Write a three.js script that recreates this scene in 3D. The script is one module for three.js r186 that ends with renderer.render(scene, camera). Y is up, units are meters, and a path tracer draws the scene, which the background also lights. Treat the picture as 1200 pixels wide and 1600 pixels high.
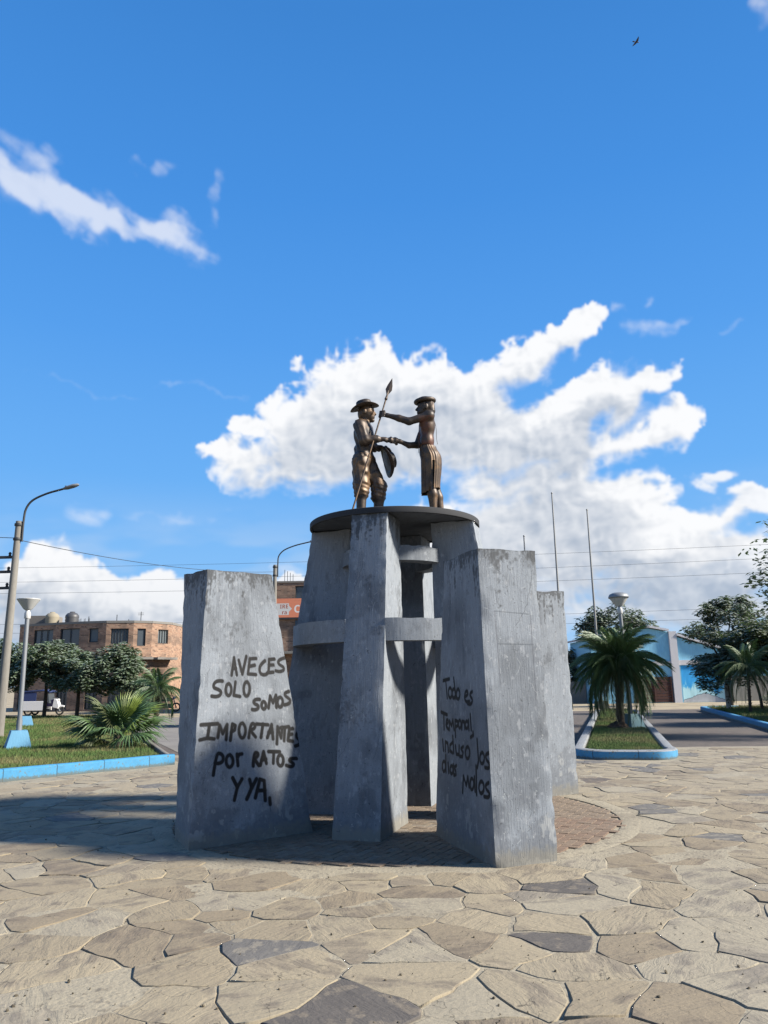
import * as THREE from 'three';
import { mergeGeometries } from 'three/addons/utils/BufferGeometryUtils.js';

// ---------------------------------------------------------------- camera, sky, sun, exposure
const scene = new THREE.Scene();
const camera = new THREE.PerspectiveCamera(68.26, 0.75, 0.1, 3000);
camera.position.set(0, 1.75, 0);
camera.rotation.set(Math.atan(264 / 1180), 0, THREE.MathUtils.degToRad(-0.9), 'XYZ');
const renderer = new THREE.WebGLRenderer({ antialias: true });
renderer.setSize(768, 1024);
renderer.toneMapping = THREE.LinearToneMapping;
renderer.toneMappingExposure = 2.4;
renderer.shadowMap.enabled = true;
const SUN = new THREE.Vector3(0.815, 0.560, 0.150).normalize();
const sun = new THREE.DirectionalLight(new THREE.Color(1.0, 0.93, 0.82), 5.0);
sun.position.copy(SUN).multiplyScalar(120).add(new THREE.Vector3(0, 0, -20));
sun.target.position.set(0, 0, -20);
sun.castShadow = true;
sun.shadow.radius = 12;
sun.shadow.mapSize.set(4096, 4096);
Object.assign(sun.shadow.camera, { left: -50, right: 50, top: 50, bottom: -50, near: 1, far: 260 });
scene.add(sun, sun.target);

// ---------------------------------------------------------------- small tools
function mulberry(a) { return () => { a |= 0; a = a + 0x6D2B79F5 | 0; let t = Math.imul(a ^ a >>> 15, 1 | a); t = t + Math.imul(t ^ t >>> 7, 61 | t) ^ t; return ((t ^ t >>> 14) >>> 0) / 4294967296; }; }
const rnd = mulberry(20471);
const R = (a, b) => a + (b - a) * rnd();
const clamp = (x, a = 0, b = 1) => x < a ? a : x > b ? b : x;
const lerp = (a, b, t) => a + (b - a) * t;
const sstep = (a, b, x) => { const t = clamp((x - a) / (b - a)); return t * t * (3 - 2 * t); };
function h2(x, y) { let h = Math.imul(x | 0, 374761393) + Math.imul(y | 0, 668265263); h = Math.imul(h ^ h >>> 13, 1274126177); return ((h ^ h >>> 16) >>> 0) / 4294967296; }
function h3(x, y, z) { return h2(x + Math.imul(z | 0, 7919), y + Math.imul(z | 0, 104729)); }
function n2(x, y, px = 0, py = 0) {              // value noise; px, py: period in cells (0 = none)
  const xi = Math.floor(x), yi = Math.floor(y), fx = x - xi, fy = y - yi, u = fx * fx * (3 - 2 * fx), v = fy * fy * (3 - 2 * fy);
  let x0 = xi, x1 = xi + 1, y0 = yi, y1 = yi + 1;
  if (px) { x0 %= px; if (x0 < 0) x0 += px; x1 = x0 + 1 === px ? 0 : x0 + 1; }
  if (py) { y0 %= py; if (y0 < 0) y0 += py; y1 = y0 + 1 === py ? 0 : y0 + 1; }
  return lerp(lerp(h2(x0, y0), h2(x1, y0), u), lerp(h2(x0, y1), h2(x1, y1), u), v);
}
function f2(x, y, o = 4, px = 0, py = 0) { let s = 0, a = 0.5, t = 0; for (let i = 0; i < o; i++) { s += a * n2(x + i * 17 * (px ? 0 : 1), y + i * 31 * (py ? 0 : 1), px, py); t += a; a *= 0.5; x *= 2; y *= 2; px *= 2; py *= 2; } return s / t; }
function n3(x, y, z) {
  const xi = Math.floor(x), yi = Math.floor(y), zi = Math.floor(z), fx = x - xi, fy = y - yi, fz = z - zi;
  const u = fx * fx * (3 - 2 * fx), v = fy * fy * (3 - 2 * fy), w = fz * fz * (3 - 2 * fz);
  return lerp(lerp(lerp(h3(xi, yi, zi), h3(xi + 1, yi, zi), u), lerp(h3(xi, yi + 1, zi), h3(xi + 1, yi + 1, zi), u), v),
    lerp(lerp(h3(xi, yi, zi + 1), h3(xi + 1, yi, zi + 1), u), lerp(h3(xi, yi + 1, zi + 1), h3(xi + 1, yi + 1, zi + 1), u), v), w);
}

// ---------------------------------------------------------------- the sky: air and clouds (azimuth, elevation, radii, tilt, strength)
const CLOUDS = [[-1.9,22.34,4.55,3.11,0,1],[-6.5,19.12,4.79,2.76,15,1],[-10.33,16.3,3.67,2.0,0,1],[2.23,22.09,4.39,2.74,0,1],[5.27,20.89,4.08,2.84,0,1],[0.09,17.94,7.11,3.85,0,1],[-3.97,15.64,7.02,2.03,0,1],[8.16,17.65,4.97,3.34,0,1],[15.84,25.1,2.19,1.33,25,1],[12.77,23.86,3.72,1.64,28,1],[9.67,22.51,4.03,1.86,20,1],[13.17,18.95,5.81,2.24,15,1],[18.07,20.29,3.95,1.54,22,1],[21.37,20.98,2.24,1.15,20,1],[21.94,17.75,1.75,1.87,0,1],[16.84,16.97,5.11,2.03,0,1],[12.34,13.81,6.2,2.27,0,1],[17.44,12.95,4.31,1.94,0,1],[14.49,10.59,5.55,2.06,0,1],[19.1,8.79,3.5,1.73,0,1],[9.26,10.39,5.28,2.1,0,1],[12.41,7.4,7.9,1.69,0,0.8],[20.34,5.62,8.52,1.52,0,0.75],[26.12,11.19,3.4,1.39,5,0.95],[24.75,13.7,1.99,0.66,0,0.9],[25.08,7.32,4.4,1.92,0,0.85],[20.91,24.52,2.29,0.65,10,0.85],[19.29,25.74,1.13,0.39,-10,0.8],[21.26,26.52,0.64,0.34,20,0.7],[26.94,23.35,0.92,0.25,15,0.5],[-28.76,33.91,2.89,2.02,-30,0.85],[-25.25,32.61,4.55,1.38,-18,0.89],[-20.73,32.21,4.83,1.3,-12,0.89],[-16.62,31.83,2.82,1.33,-30,0.89],[-14.1,34.43,0.7,1.7,-10,0.7],[-18.55,35.88,1.76,0.62,20,0.6],[-27.26,35.18,1.31,0.83,0,0.6],[-22.72,8.18,1.92,1.69,0,1],[-24.64,6.34,2.82,1.83,0,1],[-21.0,6.45,3.4,1.61,0,1],[-17.07,6.31,3.33,1.38,0,1],[-25.31,3.72,2.76,1.29,0,1],[-19.61,4.68,6.44,1.17,0,1],[-21.45,12.09,1.9,1.09,15,0.75],[-16.0,12.19,3.22,0.47,4,0.5],[-23.29,20.6,4.15,0.22,-3,0.35],[-14.99,21.3,3.86,0.18,-3,0.25],[-7.12,7.82,2.41,1.05,0,0.8],[-10.76,19.46,0.69,0.85,0,0.6],[31.77,41.52,0.93,0.69,0,0.7],[4.76,6.71,9.66,1.91,0,0.92],[16.77,4.65,11.5,1.37,0,0.92],[22.96,6.59,6.6,1.59,0,0.95],[25.52,4.03,4.7,1.11,0,0.92],[-16.55,4.71,7.11,1.1,0,0.95],[-2.04,6.35,7.76,1.25,0,0.92],[-24.47,8.33,1.83,1.32,0,1],[13.92,15.82,3.33,1.88,10,1],[-25.71,3.72,4.31,1.28,0,1],[2.14,18.85,10.69,3.83,0,1],[11.29,12.2,9.08,2.85,0,1],[15.14,19.46,7.16,2.08,20,1],[16.7,9.51,9.93,2.55,0,1],[-23.06,5.95,6.18,2.21,0,1],[23.12,8.14,6.21,2.0,0,0.95],[4.37,9.6,6.84,2.9,0,1],[-22.17,32.18,6.09,0.8,-16,0.88],[-27.1,33.01,4.38,0.99,-20,0.88],[-18.03,32.07,2.95,0.74,-22,0.88]];
{
  const W = 3072, H = 1536, data = new Float32Array(W * H * 4);
  const stops = [[0, .42, .64, .92], [3, .36, .61, .93], [8, .24, .53, .94], [15, .15, .44, .92], [25, .095, .35, .85], [35, .065, .285, .76], [46, .05, .235, .65], [90, .036, .18, .52]];
  const air = (e) => { let i = 0; while (i < stops.length - 2 && e > stops[i + 1][0]) i++; const t = clamp((e - stops[i][0]) / (stops[i + 1][0] - stops[i][0])); return [1, 2, 3].map((k) => lerp(stops[i][k], stops[i + 1][k], t)); };
  const pre = CLOUDS.map(([a, e, rx, ry, t, al]) => ({ a, e, rx, ry, c: Math.cos(t * Math.PI / 180), s: Math.sin(t * Math.PI / 180), al, m: Math.max(rx, ry) * 1.25 }));
  function body(a, e) {
    let d = 0, al = 0;
    for (const b of pre) {
      const dx = a - b.a, dy = e - b.e;
      if (dx > b.m || dx < -b.m || dy > b.m || dy < -b.m) continue;
      const x = (dx * b.c + dy * b.s) / b.rx, y = (-dx * b.s + dy * b.c) / b.ry, q = 1.25 - x * x - y * y;
      if (q > 0) { d += q; if (b.al > al) al = b.al; }
    }
    return [d, al];
  }
  function other(a, e) {                          // the rest of the sky goes on the same way: loose cumulus, thicker near the horizon
    const k = 1 / Math.tan((e + 14) * Math.PI / 180), x = Math.cos(a * Math.PI / 180) * k * 2.4, y = Math.sin(a * Math.PI / 180) * k * 2.4;
    return Math.max(0, (f2(x + 40, y + 11, 4) - lerp(0.5, 0.64, clamp(e / 45))) * 7);
  }
  for (let j = H / 2 - 8; j < H; j++) {
    const e = (j + 0.5) / H * 180 - 90, base = air(Math.max(0, e));
    for (let i = 0; i < W; i++) {
      const phi = (i + 0.5) / W * 2 * Math.PI - Math.PI, x = Math.cos(phi), z = Math.sin(phi);
      let a = Math.atan2(x, -z) * 180 / Math.PI;
      const near = Math.abs(a) < 36 && e < 50;
      const side = Math.max(sstep(33, 44, Math.abs(a)), sstep(49, 60, e));
      let d = 0, al = 0, up = 0, det = 0.5, relief = 0;
      if (near) {
        const w1 = f2(a * 0.42 + 3, e * 0.42 + 9, 5) - 0.5, w2 = f2(a * 0.42 + 71, e * 0.42 + 29, 5) - 0.5;
        const aa = a + w1 * 3.4, ee = e + w2 * 2.8;
        [d, al] = body(aa, ee);
        if (d > 0) {
          if (al > 0.9) {
            // billows: rounded lumps at three sizes, drawn out a little sideways
            const bil = (p, r) => 1 - Math.abs(2 * n2(p, r) - 1);
            const lump = (p, r) => 0.5 * f2(p * 0.36 + 5, r * 0.46 + 3, 4) + 0.24 * bil(p * 0.55 + 9, r * 0.75 + 2) + 0.16 * bil(p * 1.25 + 19, r * 1.6 + 12) + 0.1 * bil(p * 2.8 + 29, r * 3.4 + 22);
            det = lump(a + w2 * 1.5, e + w1 * 1.2);
            relief = det - lump(a + w2 * 1.5 + 0.35, e + w1 * 1.2 + 0.45);
            up = body(aa + 0.9, ee + 1.9)[0];
            d = d * 0.9 + (det - 0.55) * 2.6;
          } else {
            det = f2((a * 0.94 - e * 0.34) * 0.4 + 5, (e * 0.94 + a * 0.34) * 1.5 + 3, 6) * 0.8 + 0.2 * f2(a * 1.6, e * 1.6, 4);
            d = d * 0.7 + (det - 0.54) * 2.1;
          }
        }
      }
      if (side > 0) {
        const o = other(a, e) * side;
        if (o > 0) { det = f2(a * 0.5 + 5, e * 0.7 + 3, 5); d = Math.max(d, o + (det - 0.5) * 1.8); al = Math.max(al, 0.95); up = Math.max(up, other(a + 1, e + 2) * side); }
      }
      const soft = al < 0.9 ? 1.8 : 0.55 + 1.3 * clamp(up * 0.6), op = sstep(0.0, soft, d) * al * (al < 0.9 ? 0.72 : 1);
      const thick = clamp(up * 0.42) * clamp(0.4 + d * 0.4);
      const shade = clamp(thick * 0.72 + (0.46 - det) * 0.5 - relief * 0.9);
      const lowGrey = sstep(10, 4, e) * 0.22;
      const s = clamp(shade + lowGrey);
      const c = [lerp(0.97, 0.44, s), lerp(0.98, 0.51, s), lerp(1.0, 0.62, s)];
      const veil = 0.5 * sstep(15, 3, e) * sstep(0.36, 0.7, f2(Math.cos(phi) * 9 + 30 + e * 0.05, Math.sin(phi) * 9 + 30 + e * 0.55, 4));      // thin low layer of cloud, all round
      const haze = sstep(0, 5, e) * 0.25 + 0.75, k = (j * W + i) * 4;
      for (let q = 0; q < 3; q++) data[k + q] = 0.417 * lerp(lerp(base[q], 0.74 + 0.06 * q, veil), c[q], op * haze);
      data[k + 3] = 1;
    }
  }
  for (let j = 0; j < H / 2 - 8; j++) for (let i = 0; i < W; i++) { const k = (j * W + i) * 4; data[k] = 0.12; data[k + 1] = 0.135; data[k + 2] = 0.15; data[k + 3] = 1; }
  const sky = new THREE.DataTexture(data, W, H, THREE.RGBAFormat, THREE.FloatType);
  sky.mapping = THREE.EquirectangularReflectionMapping;
  sky.magFilter = THREE.LinearFilter;
  sky.needsUpdate = true;
  scene.background = sky;
  scene.environment = sky;
}

// ---------------------------------------------------------------- naming
const taken = {};
function numbered(name) { const n = taken[name] ?? 0; taken[name] = n + 1; return n ? `${name}_${String(n).padStart(3, '0')}` : name; }
function tag(o, label, category, group) { o.userData.label = label; o.userData.category = category; if (group) o.userData.group = group; return o; }
function thing(name, label, category, pos = [0, 0, 0], group) { const g = new THREE.Group(); g.name = numbered(name); g.position.set(...pos); tag(g, label, category, group); scene.add(g); return g; }
function mesh(name, geo, mat, parent) { const m = new THREE.Mesh(geo, mat); m.name = parent === scene ? numbered(name) : name; m.castShadow = m.receiveShadow = true; parent.add(m); return m; }
function struct(name, geo, mat) { const m = mesh(name, geo, mat, scene); m.userData.kind = 'structure'; return m; }

// ---------------------------------------------------------------- textures
function tex(w, h, fn, { srgb = true, repeat = true } = {}) {          // fn(u, v, x, y) -> [r, g, b] 0..1 (sRGB) or a number
  const d = new Uint8Array(w * h * 4);
  for (let y = 0; y < h; y++) for (let x = 0; x < w; x++) {
    const c = fn(x / w, y / h, x, y), k = (y * w + x) * 4;
    if (typeof c === 'number') d[k] = d[k + 1] = d[k + 2] = clamp(c) * 255; else { d[k] = clamp(c[0]) * 255; d[k + 1] = clamp(c[1]) * 255; d[k + 2] = clamp(c[2]) * 255; }
    d[k + 3] = 255;
  }
  const t = new THREE.DataTexture(d, w, h, THREE.RGBAFormat);
  if (srgb) t.colorSpace = THREE.SRGBColorSpace;
  if (repeat) t.wrapS = t.wrapT = THREE.RepeatWrapping;
  t.magFilter = THREE.LinearFilter; t.minFilter = THREE.LinearMipmapLinearFilter; t.generateMipmaps = true; t.needsUpdate = true;
  return t;
}
const mix3 = (a, b, t) => [lerp(a[0], b[0], t), lerp(a[1], b[1], t), lerp(a[2], b[2], t)];
const mul3 = (a, k) => [a[0] * k, a[1] * k, a[2] * k];
const lin = (r, g, b) => new THREE.Color().setRGB(r, g, b);
function std(color, o = {}) { return new THREE.MeshStandardMaterial({ color: new THREE.Color(color).multiplyScalar(0.5), roughness: 0.85, ...o }); }

// tileable cement paint, 3 m a side: brushed, scuffed, with small pits and patches where an older darker coat shows
const CEM = [[0.55, 0.578, 0.61], [0.425, 0.447, 0.475], [0.65, 0.665, 0.685]];
function cementAt(u, v, o = {}) {
  const per = o.per ?? 1, p = (k) => per ? k : 0;
  const big = f2(u * 5, v * 5, 4, p(5), p(5)), stroke = f2(u * 150, v * 18, 3, p(150), p(18)), fine = n2(u * 420, v * 420, p(420), p(420));
  const blotch = f2(u * 22 + 0, v * 16, 4, p(22), p(16)), scuff = f2(u * 60, v * 40, 3, p(60), p(40));
  let c = mix3(CEM[0], CEM[1], sstep(0.42, 0.72, big) * 0.75 + sstep(0.58, 0.75, blotch) * 0.45);
  c = mix3(c, CEM[2], sstep(0.66, 0.8, scuff) * 0.55);
  c = mul3(c, 0.95 + stroke * 0.1 + (fine - 0.5) * 0.1);
  const pit = n2(u * 180, v * 180, p(180), p(180));
  if (pit > 0.93) c = mul3(c, 0.72);
  return c;
}
const cementMap = tex(1024, 1024, (u, v) => cementAt(u, v));
const cementBump = tex(1024, 1024, (u, v) => { const pit = n2(u * 180, v * 180, 180, 180); return 0.35 + f2(u * 150, v * 18, 3, 150, 18) * 0.35 + f2(u * 40, v * 40, 4, 40, 40) * 0.3 - (pit > 0.93 ? 0.3 : 0); }, { srgb: false });
const M = {};
const CEMENT = lin(1.26, 1.26, 1.26);
M.cement = std(CEMENT, { map: cementMap, bumpMap: cementBump, bumpScale: 0.004, roughness: 0.82 });
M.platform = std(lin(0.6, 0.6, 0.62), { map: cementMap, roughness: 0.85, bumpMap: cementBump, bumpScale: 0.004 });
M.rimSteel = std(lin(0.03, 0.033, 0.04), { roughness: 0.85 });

// ---------------------------------------------------------------- the ground: earth, sand road, paver drive, plaza
const sandMap = tex(512, 512, (u, v) => { const a = f2(u * 8, v * 8, 5, 8, 8), b = n2(u * 256, v * 256, 256, 256); return mul3(mix3([0.76, 0.70, 0.58], [0.66, 0.60, 0.5], sstep(0.35, 0.7, a)), 0.93 + b * 0.12); });
M.sand = std(0xffffff, { map: sandMap, roughness: 1 });
function flat(points, y, uvScale = 1, holes = []) {
  const s = new THREE.Shape(points.map(([x, z]) => new THREE.Vector2(x, -z)));
  for (const h of holes) s.holes.push(new THREE.Path(h.map(([x, z]) => new THREE.Vector2(x, -z))));
  const g = new THREE.ShapeGeometry(s, 1); g.rotateX(-Math.PI / 2); g.translate(0, y, 0);
  const p = g.attributes.position, uv = g.attributes.uv; for (let i = 0; i < p.count; i++) uv.setXY(i, p.getX(i) * uvScale, p.getZ(i) * uvScale);
  return g;
}
struct('ground', flat([[-600, 200], [600, 200], [600, -1500], [-600, -1500]], -0.035, 0.12), M.sand);
struct('sand_road', flat([[-90, -42.6], [90, -42.6], [90, -57], [-90, -57]], -0.022, 0.25), M.sand);
// small interlocking pavers of the drive, too far off to tell apart singly
const paverMap = tex(1024, 1024, (u, v) => {
  const nx = 20, ny = 40, row = Math.floor(v * ny), x = u * nx + (row % 2 ? 0.5 : 0), col = Math.floor(x) % nx, fx = x - Math.floor(x), fy = v * ny - row;
  const joint = fx < 0.05 || fy < 0.09, tone = h2(col + 7, row + 3), st = f2(u * 6, v * 6, 4, 6, 6);
  let c = mix3([0.42, 0.385, 0.36], [0.52, 0.47, 0.44], tone); c = mix3(c, [0.5, 0.47, 0.42], sstep(0.5, 0.75, st) * 0.6);
  return joint ? mul3(c, 0.72) : mul3(c, 0.95 + n2(u * 300, v * 300, 300, 300) * 0.1);
});
M.paver = std(lin(0.78, 0.77, 0.76), { map: paverMap, roughness: 0.95 });
struct('paver_drive', flat([[-18, -19], [26, -19], [26, -42.7], [-18, -42.7]], -0.014, 0.25), M.paver);
const pathMap = tex(512, 512, (u, v) => { const a = f2(u * 7, v * 7, 5, 7, 7); return mul3(mix3([0.62, 0.6, 0.57], [0.5, 0.48, 0.46], a), 0.95 + n2(u * 200, v * 200, 200, 200) * 0.1); });
M.path = std(0xffffff, { map: pathMap, roughness: 0.95 });
struct('concrete_path', flat([[-4.5, -18.5], [0.5, -19.5], [-5.5, -42.5], [-15.2, -42.5]], -0.006, 0.3), M.path);

// dusty cleft sandstone and the sandy mortar between the flags
const dustMap = tex(1024, 1024, (u, v) => {
  const a = f2(u * 6, v * 6, 5, 6, 6), b = f2(u * 40, v * 40, 3, 40, 40), c = n2(u * 512, v * 512, 512, 512), grit = n2(u * 300, v * 300, 300, 300);
  let k = mix3([0.705, 0.665, 0.578], [0.64, 0.6, 0.522], sstep(0.35, 0.7, a)); k = mix3(k, [0.5, 0.465, 0.41], sstep(0.6, 0.8, b) * 0.6);
  return mul3(k, (0.93 + c * 0.13) * (grit > 0.95 ? 0.78 : 1));
});
const dustBump = tex(1024, 1024, (u, v) => f2(u * 10, v * 10, 4, 10, 10) * 0.5 + f2(u * 90, v * 90, 3, 90, 90) * 0.5, { srgb: false });
const cleftMap = tex(1024, 1024, (u, v) => {
  const w = f2(u * 6, v * 6, 3, 6, 6), ly = f2(u * 5, v * 26 + w * 3, 4, 5, 0), streak = f2(u * 14, v * 120 + w * 6, 3, 14, 0), dust = f2(u * 9 + 0, v * 9, 5, 9, 9), c = n2(u * 512, v * 512, 512, 512);
  let k = mix3([0.665, 0.625, 0.55], [0.57, 0.535, 0.48], sstep(0.35, 0.65, ly)); k = mul3(k, 0.9 + streak * 0.2);
  k = mix3(k, [0.705, 0.665, 0.578], sstep(0.26, 0.52, dust) * 0.92);
  const cr = Math.abs(f2(u * 7 + 0, v * 7, 4, 7, 7) - 0.5); if (cr < 0.004) k = mul3(k, 0.7);
  return mul3(k, 0.93 + c * 0.12);
});
const cleftBump = tex(1024, 1024, (u, v) => { const w = f2(u * 6, v * 6, 3, 6, 6), ly = f2(u * 5, v * 26 + w * 3, 4, 5, 0); return Math.floor(ly * 9) / 9 * 0.6 + f2(u * 60, v * 60, 3, 60, 60) * 0.25 + f2(u * 14, v * 120 + w * 6, 2, 14, 0) * 0.15; }, { srgb: false });
const slateMap = tex(512, 512, (u, v) => {
  const w = f2(u * 5, v * 5, 3, 5, 5), a = f2(u * 8 + w, v * 8, 5, 0, 0), c = n2(u * 256, v * 256, 256, 256), pale = f2(u * 20, v * 20, 4, 20, 20);
  let k = mix3([0.5, 0.485, 0.465], [0.42, 0.41, 0.4], a); k = mix3(k, [0.64, 0.605, 0.54], sstep(0.52, 0.68, pale) * 0.7);
  return mul3(k, 0.92 + c * 0.15);
});
M.mortar = std(0xffffff, { map: dustMap, bumpMap: dustBump, bumpScale: 0.012, roughness: 1 });
M.stones = [0xffffff, 0xfaf6f0, 0xf0eae2, 0xfffaf2, 0xe4dcd4].map((c) => std(c, { map: cleftMap, bumpMap: cleftBump, bumpScale: 0.013, roughness: 0.95 }));
M.darkStones = [0xffffff, 0xe2dcd8, 0xf4e6da].map((c) => std(c, { map: slateMap, bumpMap: cleftBump, bumpScale: 0.01, roughness: 0.9 }));

const CX = 0.15, CZ = -10.85, RING = 3.05, RCX = 0.1, RCZ = -10.72;
const inside = (poly, x, z) => { let r = false; for (let i = 0, j = poly.length - 1; i < poly.length; j = i++) { const [xi, zi] = poly[i], [xj, zj] = poly[j]; if ((zi > z) !== (zj > z) && x < (xj - xi) * (z - zi) / (zj - zi) + xi) r = !r; } return r; };
const BED_L = [[-14, -8.15], [-4.75, -17.63], [-14.6, -41.5], [-34, -41.5]];
const ISLAND = (() => {   // rounded near end
  const p = [[10.4, -39], [4.35, -18.4]];
  for (let k = 0; k <= 6; k++) { const t = k / 6 * Math.PI / 2; p.push([4.95 - 0.75 * Math.cos(t) + 0.05, -18.0 + 0.82 * Math.sin(t)]); }
  for (let k = 0; k <= 6; k++) { const t = k / 6 * Math.PI / 2; p.push([5.8 + 0.72 * Math.sin(t), -18.0 + 0.98 * Math.cos(t)]); }
  p.push([12.3, -38.4]); return p;
})();
const BED_R = [[16.4, -40.9], [11.6, -22.5], [30, -16], [40, -41]];
// the mortar bed: one uneven sheet
const mortarY = (x, z) => -0.0015 + 0.017 * (f2(x * 1.1 + 50, z * 1.1 + 50, 4) - 0.5) + 0.006 * (n2(x * 6, z * 6) - 0.5);
{
  const g = new THREE.PlaneGeometry(44, 28.5, 300, 210); g.rotateX(-Math.PI / 2); g.translate(0, 0, -5.75);
  const p = g.attributes.position, uv = g.attributes.uv;
  for (let i = 0; i < p.count; i++) { const x = p.getX(i), z = p.getZ(i); const inRing = Math.hypot(x - RCX, z - RCZ) < RING; p.setY(i, inRing ? -0.012 : mortarY(x, z)); uv.setXY(i, x / 2.3, z / 2.3); }
  g.computeVertexNormals();
  struct('plaza_paving', g, M.mortar);
}
const plaza = scene.getObjectByName('plaza_paving');

// flagstones: a jittered Voronoi net with wavering joints
{
  const q = mulberry(911), S = 0.385, sites = [], grid = new Map();
  for (let i = -33; i <= 33; i++) for (let j = -66; j <= 2; j++) {
    if (q() < 0.27) continue;
    const x = (i + 0.5 + (q() - 0.5) * 0.95 + (j % 2 ? 0.25 : -0.25)) * S * 1.45, z = (j + 0.5 + (q() - 0.5) * 0.95) * S * 0.82;
    const s = { x, z, i, j }; sites.push(s); grid.set(i + ',' + j, s);
  }
  const clip = (poly, nx, nz, d) => { const out = []; for (let k = 0; k < poly.length; k++) { const a = poly[k], b = poly[(k + 1) % poly.length], da = a[0] * nx + a[1] * nz - d, db = b[0] * nx + b[1] * nz - d; if (da <= 0) out.push(a); if ((da < 0) !== (db < 0)) { const t = da / (da - db); out.push([a[0] + (b[0] - a[0]) * t, a[1] + (b[1] - a[1]) * t]); } } return out; };
  const warp = ([x, z]) => [x + (f2(x * 1.7 + 9, z * 1.7 + 4, 2) - 0.5) * 0.2 + (n2(x * 7, z * 7) - 0.5) * 0.06, z + (f2(x * 1.7 + 33, z * 1.7 + 61, 2) - 0.5) * 0.2 + (n2(x * 7 + 50, z * 7 + 8) - 0.5) * 0.06];
  const made = [];
  for (const s of sites) {
    const lim = 0.60 * -s.z + 1.6;
    if (s.z > -2.6 || Math.abs(s.x) > lim) continue;
    let poly = [[s.x - 1.6, s.z - 1.6], [s.x + 1.6, s.z - 1.6], [s.x + 1.6, s.z + 1.6], [s.x - 1.6, s.z + 1.6]];
    for (let a = -4; a <= 4; a++) for (let b = -4; b <= 4; b++) {
      const t = grid.get((s.i + a) + ',' + (s.j + b)); if (!t || t === s) continue;
      const dx = t.x - s.x, dz = t.z - s.z, l = Math.hypot(dx, dz); poly = clip(poly, dx / l, dz / l, (t.x * t.x + t.z * t.z - s.x * s.x - s.z * s.z) / (2 * l)); if (!poly.length) break;
    }
    if (poly.length < 3) continue;
    // joint width by pulling towards the middle, then wavering edges
    const mx = poly.reduce((a, p) => a + p[0], 0) / poly.length, mz = poly.reduce((a, p) => a + p[1], 0) / poly.length;
    const size = Math.sqrt(Math.abs(poly.reduce((a, p, k) => { const b = poly[(k + 1) % poly.length]; return a + p[0] * b[1] - b[0] * p[1]; }, 0)) / 2);
    if (size < 0.16) continue;
    const wide = q() < 0.1, gap = (wide ? 0.016 : 0.002) + 0.004 * q(), pull = 1 - gap / (size * 0.5);
    const ring = [];
    for (let k = 0; k < poly.length; k++) {
      const a = poly[k], b = poly[(k + 1) % poly.length], len = Math.hypot(b[0] - a[0], b[1] - a[1]); if (len < 0.03) continue;
      const n = Math.max(1, Math.round(len / 0.14));
      for (let m = 0; m < n; m++) {
        let t = m / n; if (m === 0) t = Math.min(0.5, 0.012 / len);          // corners slightly knocked off
        let p = warp([a[0] + (b[0] - a[0]) * t, a[1] + (b[1] - a[1]) * t]); p = [mx + (p[0] - mx) * pull, mz + (p[1] - mz) * pull];
        ring.push([p[0] + (q() - 0.5) * 0.012, p[1] + (q() - 0.5) * 0.012]);
      }
    }
    if (ring.length < 4) continue;
    for (const p of ring) { const dx = p[0] - RCX, dz = p[1] - RCZ, l = Math.hypot(dx, dz); if (l < RING + 0.07) { p[0] = RCX + dx / l * (RING + 0.07); p[1] = RCZ + dz / l * (RING + 0.07); } }
    const cx = ring.reduce((a, p) => a + p[0], 0) / ring.length, cz = ring.reduce((a, p) => a + p[1], 0) / ring.length;
    if (Math.hypot(mx - RCX, mz - RCZ) < RING + 0.1 || inside(BED_L, cx - 0.25, cz - 0.25) || inside(BED_L, cx, cz) || inside(ISLAND, cx, cz - 0.4) || inside(ISLAND, cx, cz) || cz < -19.6) continue;
    const dark = q() < 0.1 && size < 0.6, h0 = 0.001 + q() * 0.006 + (dark ? 0.002 : 0), ta = (q() - 0.5) * 0.03, tb = (q() - 0.5) * 0.03, off = q() * 9, rot = q() * 6.28;
    const N = ring.length, pos = [], uv = [], idx = [], cr = Math.cos(rot), sr = Math.sin(rot);
    const put = (x, y, z) => { pos.push(x, y, z); const ux = x + off, uz = z + off * 1.7; uv.push((ux * cr - uz * sr) / 1.6, (ux * sr + uz * cr) / 1.6); };
    const top = (x, z) => h0 + (x - cx) * ta + (z - cz) * tb + 0.005 * (f2(x * 5 + off, z * 5, 2) - 0.5);
    for (const [x, z] of ring) put(x, -0.03, z);
    for (const [x, z] of ring) put(x, top(x, z) - 0.0025, z);
    for (const [x, z] of ring) { const k = 0.97; const a = cx + (x - cx) * k, b = cz + (z - cz) * k; put(a, top(a, b), b); }
    for (const [x, z] of ring) { const k = 0.5; const a = cx + (x - cx) * k, b = cz + (z - cz) * k; put(a, top(a, b) + 0.001, b); }
    put(cx, top(cx, cz) + 0.001, cz);
    for (let k = 0; k < N; k++) { const l = (k + 1) % N; for (let r = 0; r < 3; r++) { const a = r * N + k, b = r * N + l, c = a + N, d = b + N; idx.push(a, c, b, b, c, d); } idx.push(3 * N + k, 4 * N, 3 * N + l); }
    const g = new THREE.BufferGeometry(); g.setAttribute('position', new THREE.Float32BufferAttribute(pos, 3)); g.setAttribute('uv', new THREE.Float32BufferAttribute(uv, 2)); g.setIndex(idx);
    g.computeVertexNormals(); if (g.attributes.normal.getY(4 * N) < 0) { for (let k = 0; k < idx.length; k += 3) { const t = idx[k]; idx[k] = idx[k + 1]; idx[k + 1] = t; } g.setIndex(idx); g.computeVertexNormals(); }
    made.push({ g, dark, pick: Math.floor(q() * 5), big: size / -cz / (Math.abs(cx) > 0.58 * -cz ? 30 : 1) });
  }
  made.sort((a, b) => b.big - a.big);
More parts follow.
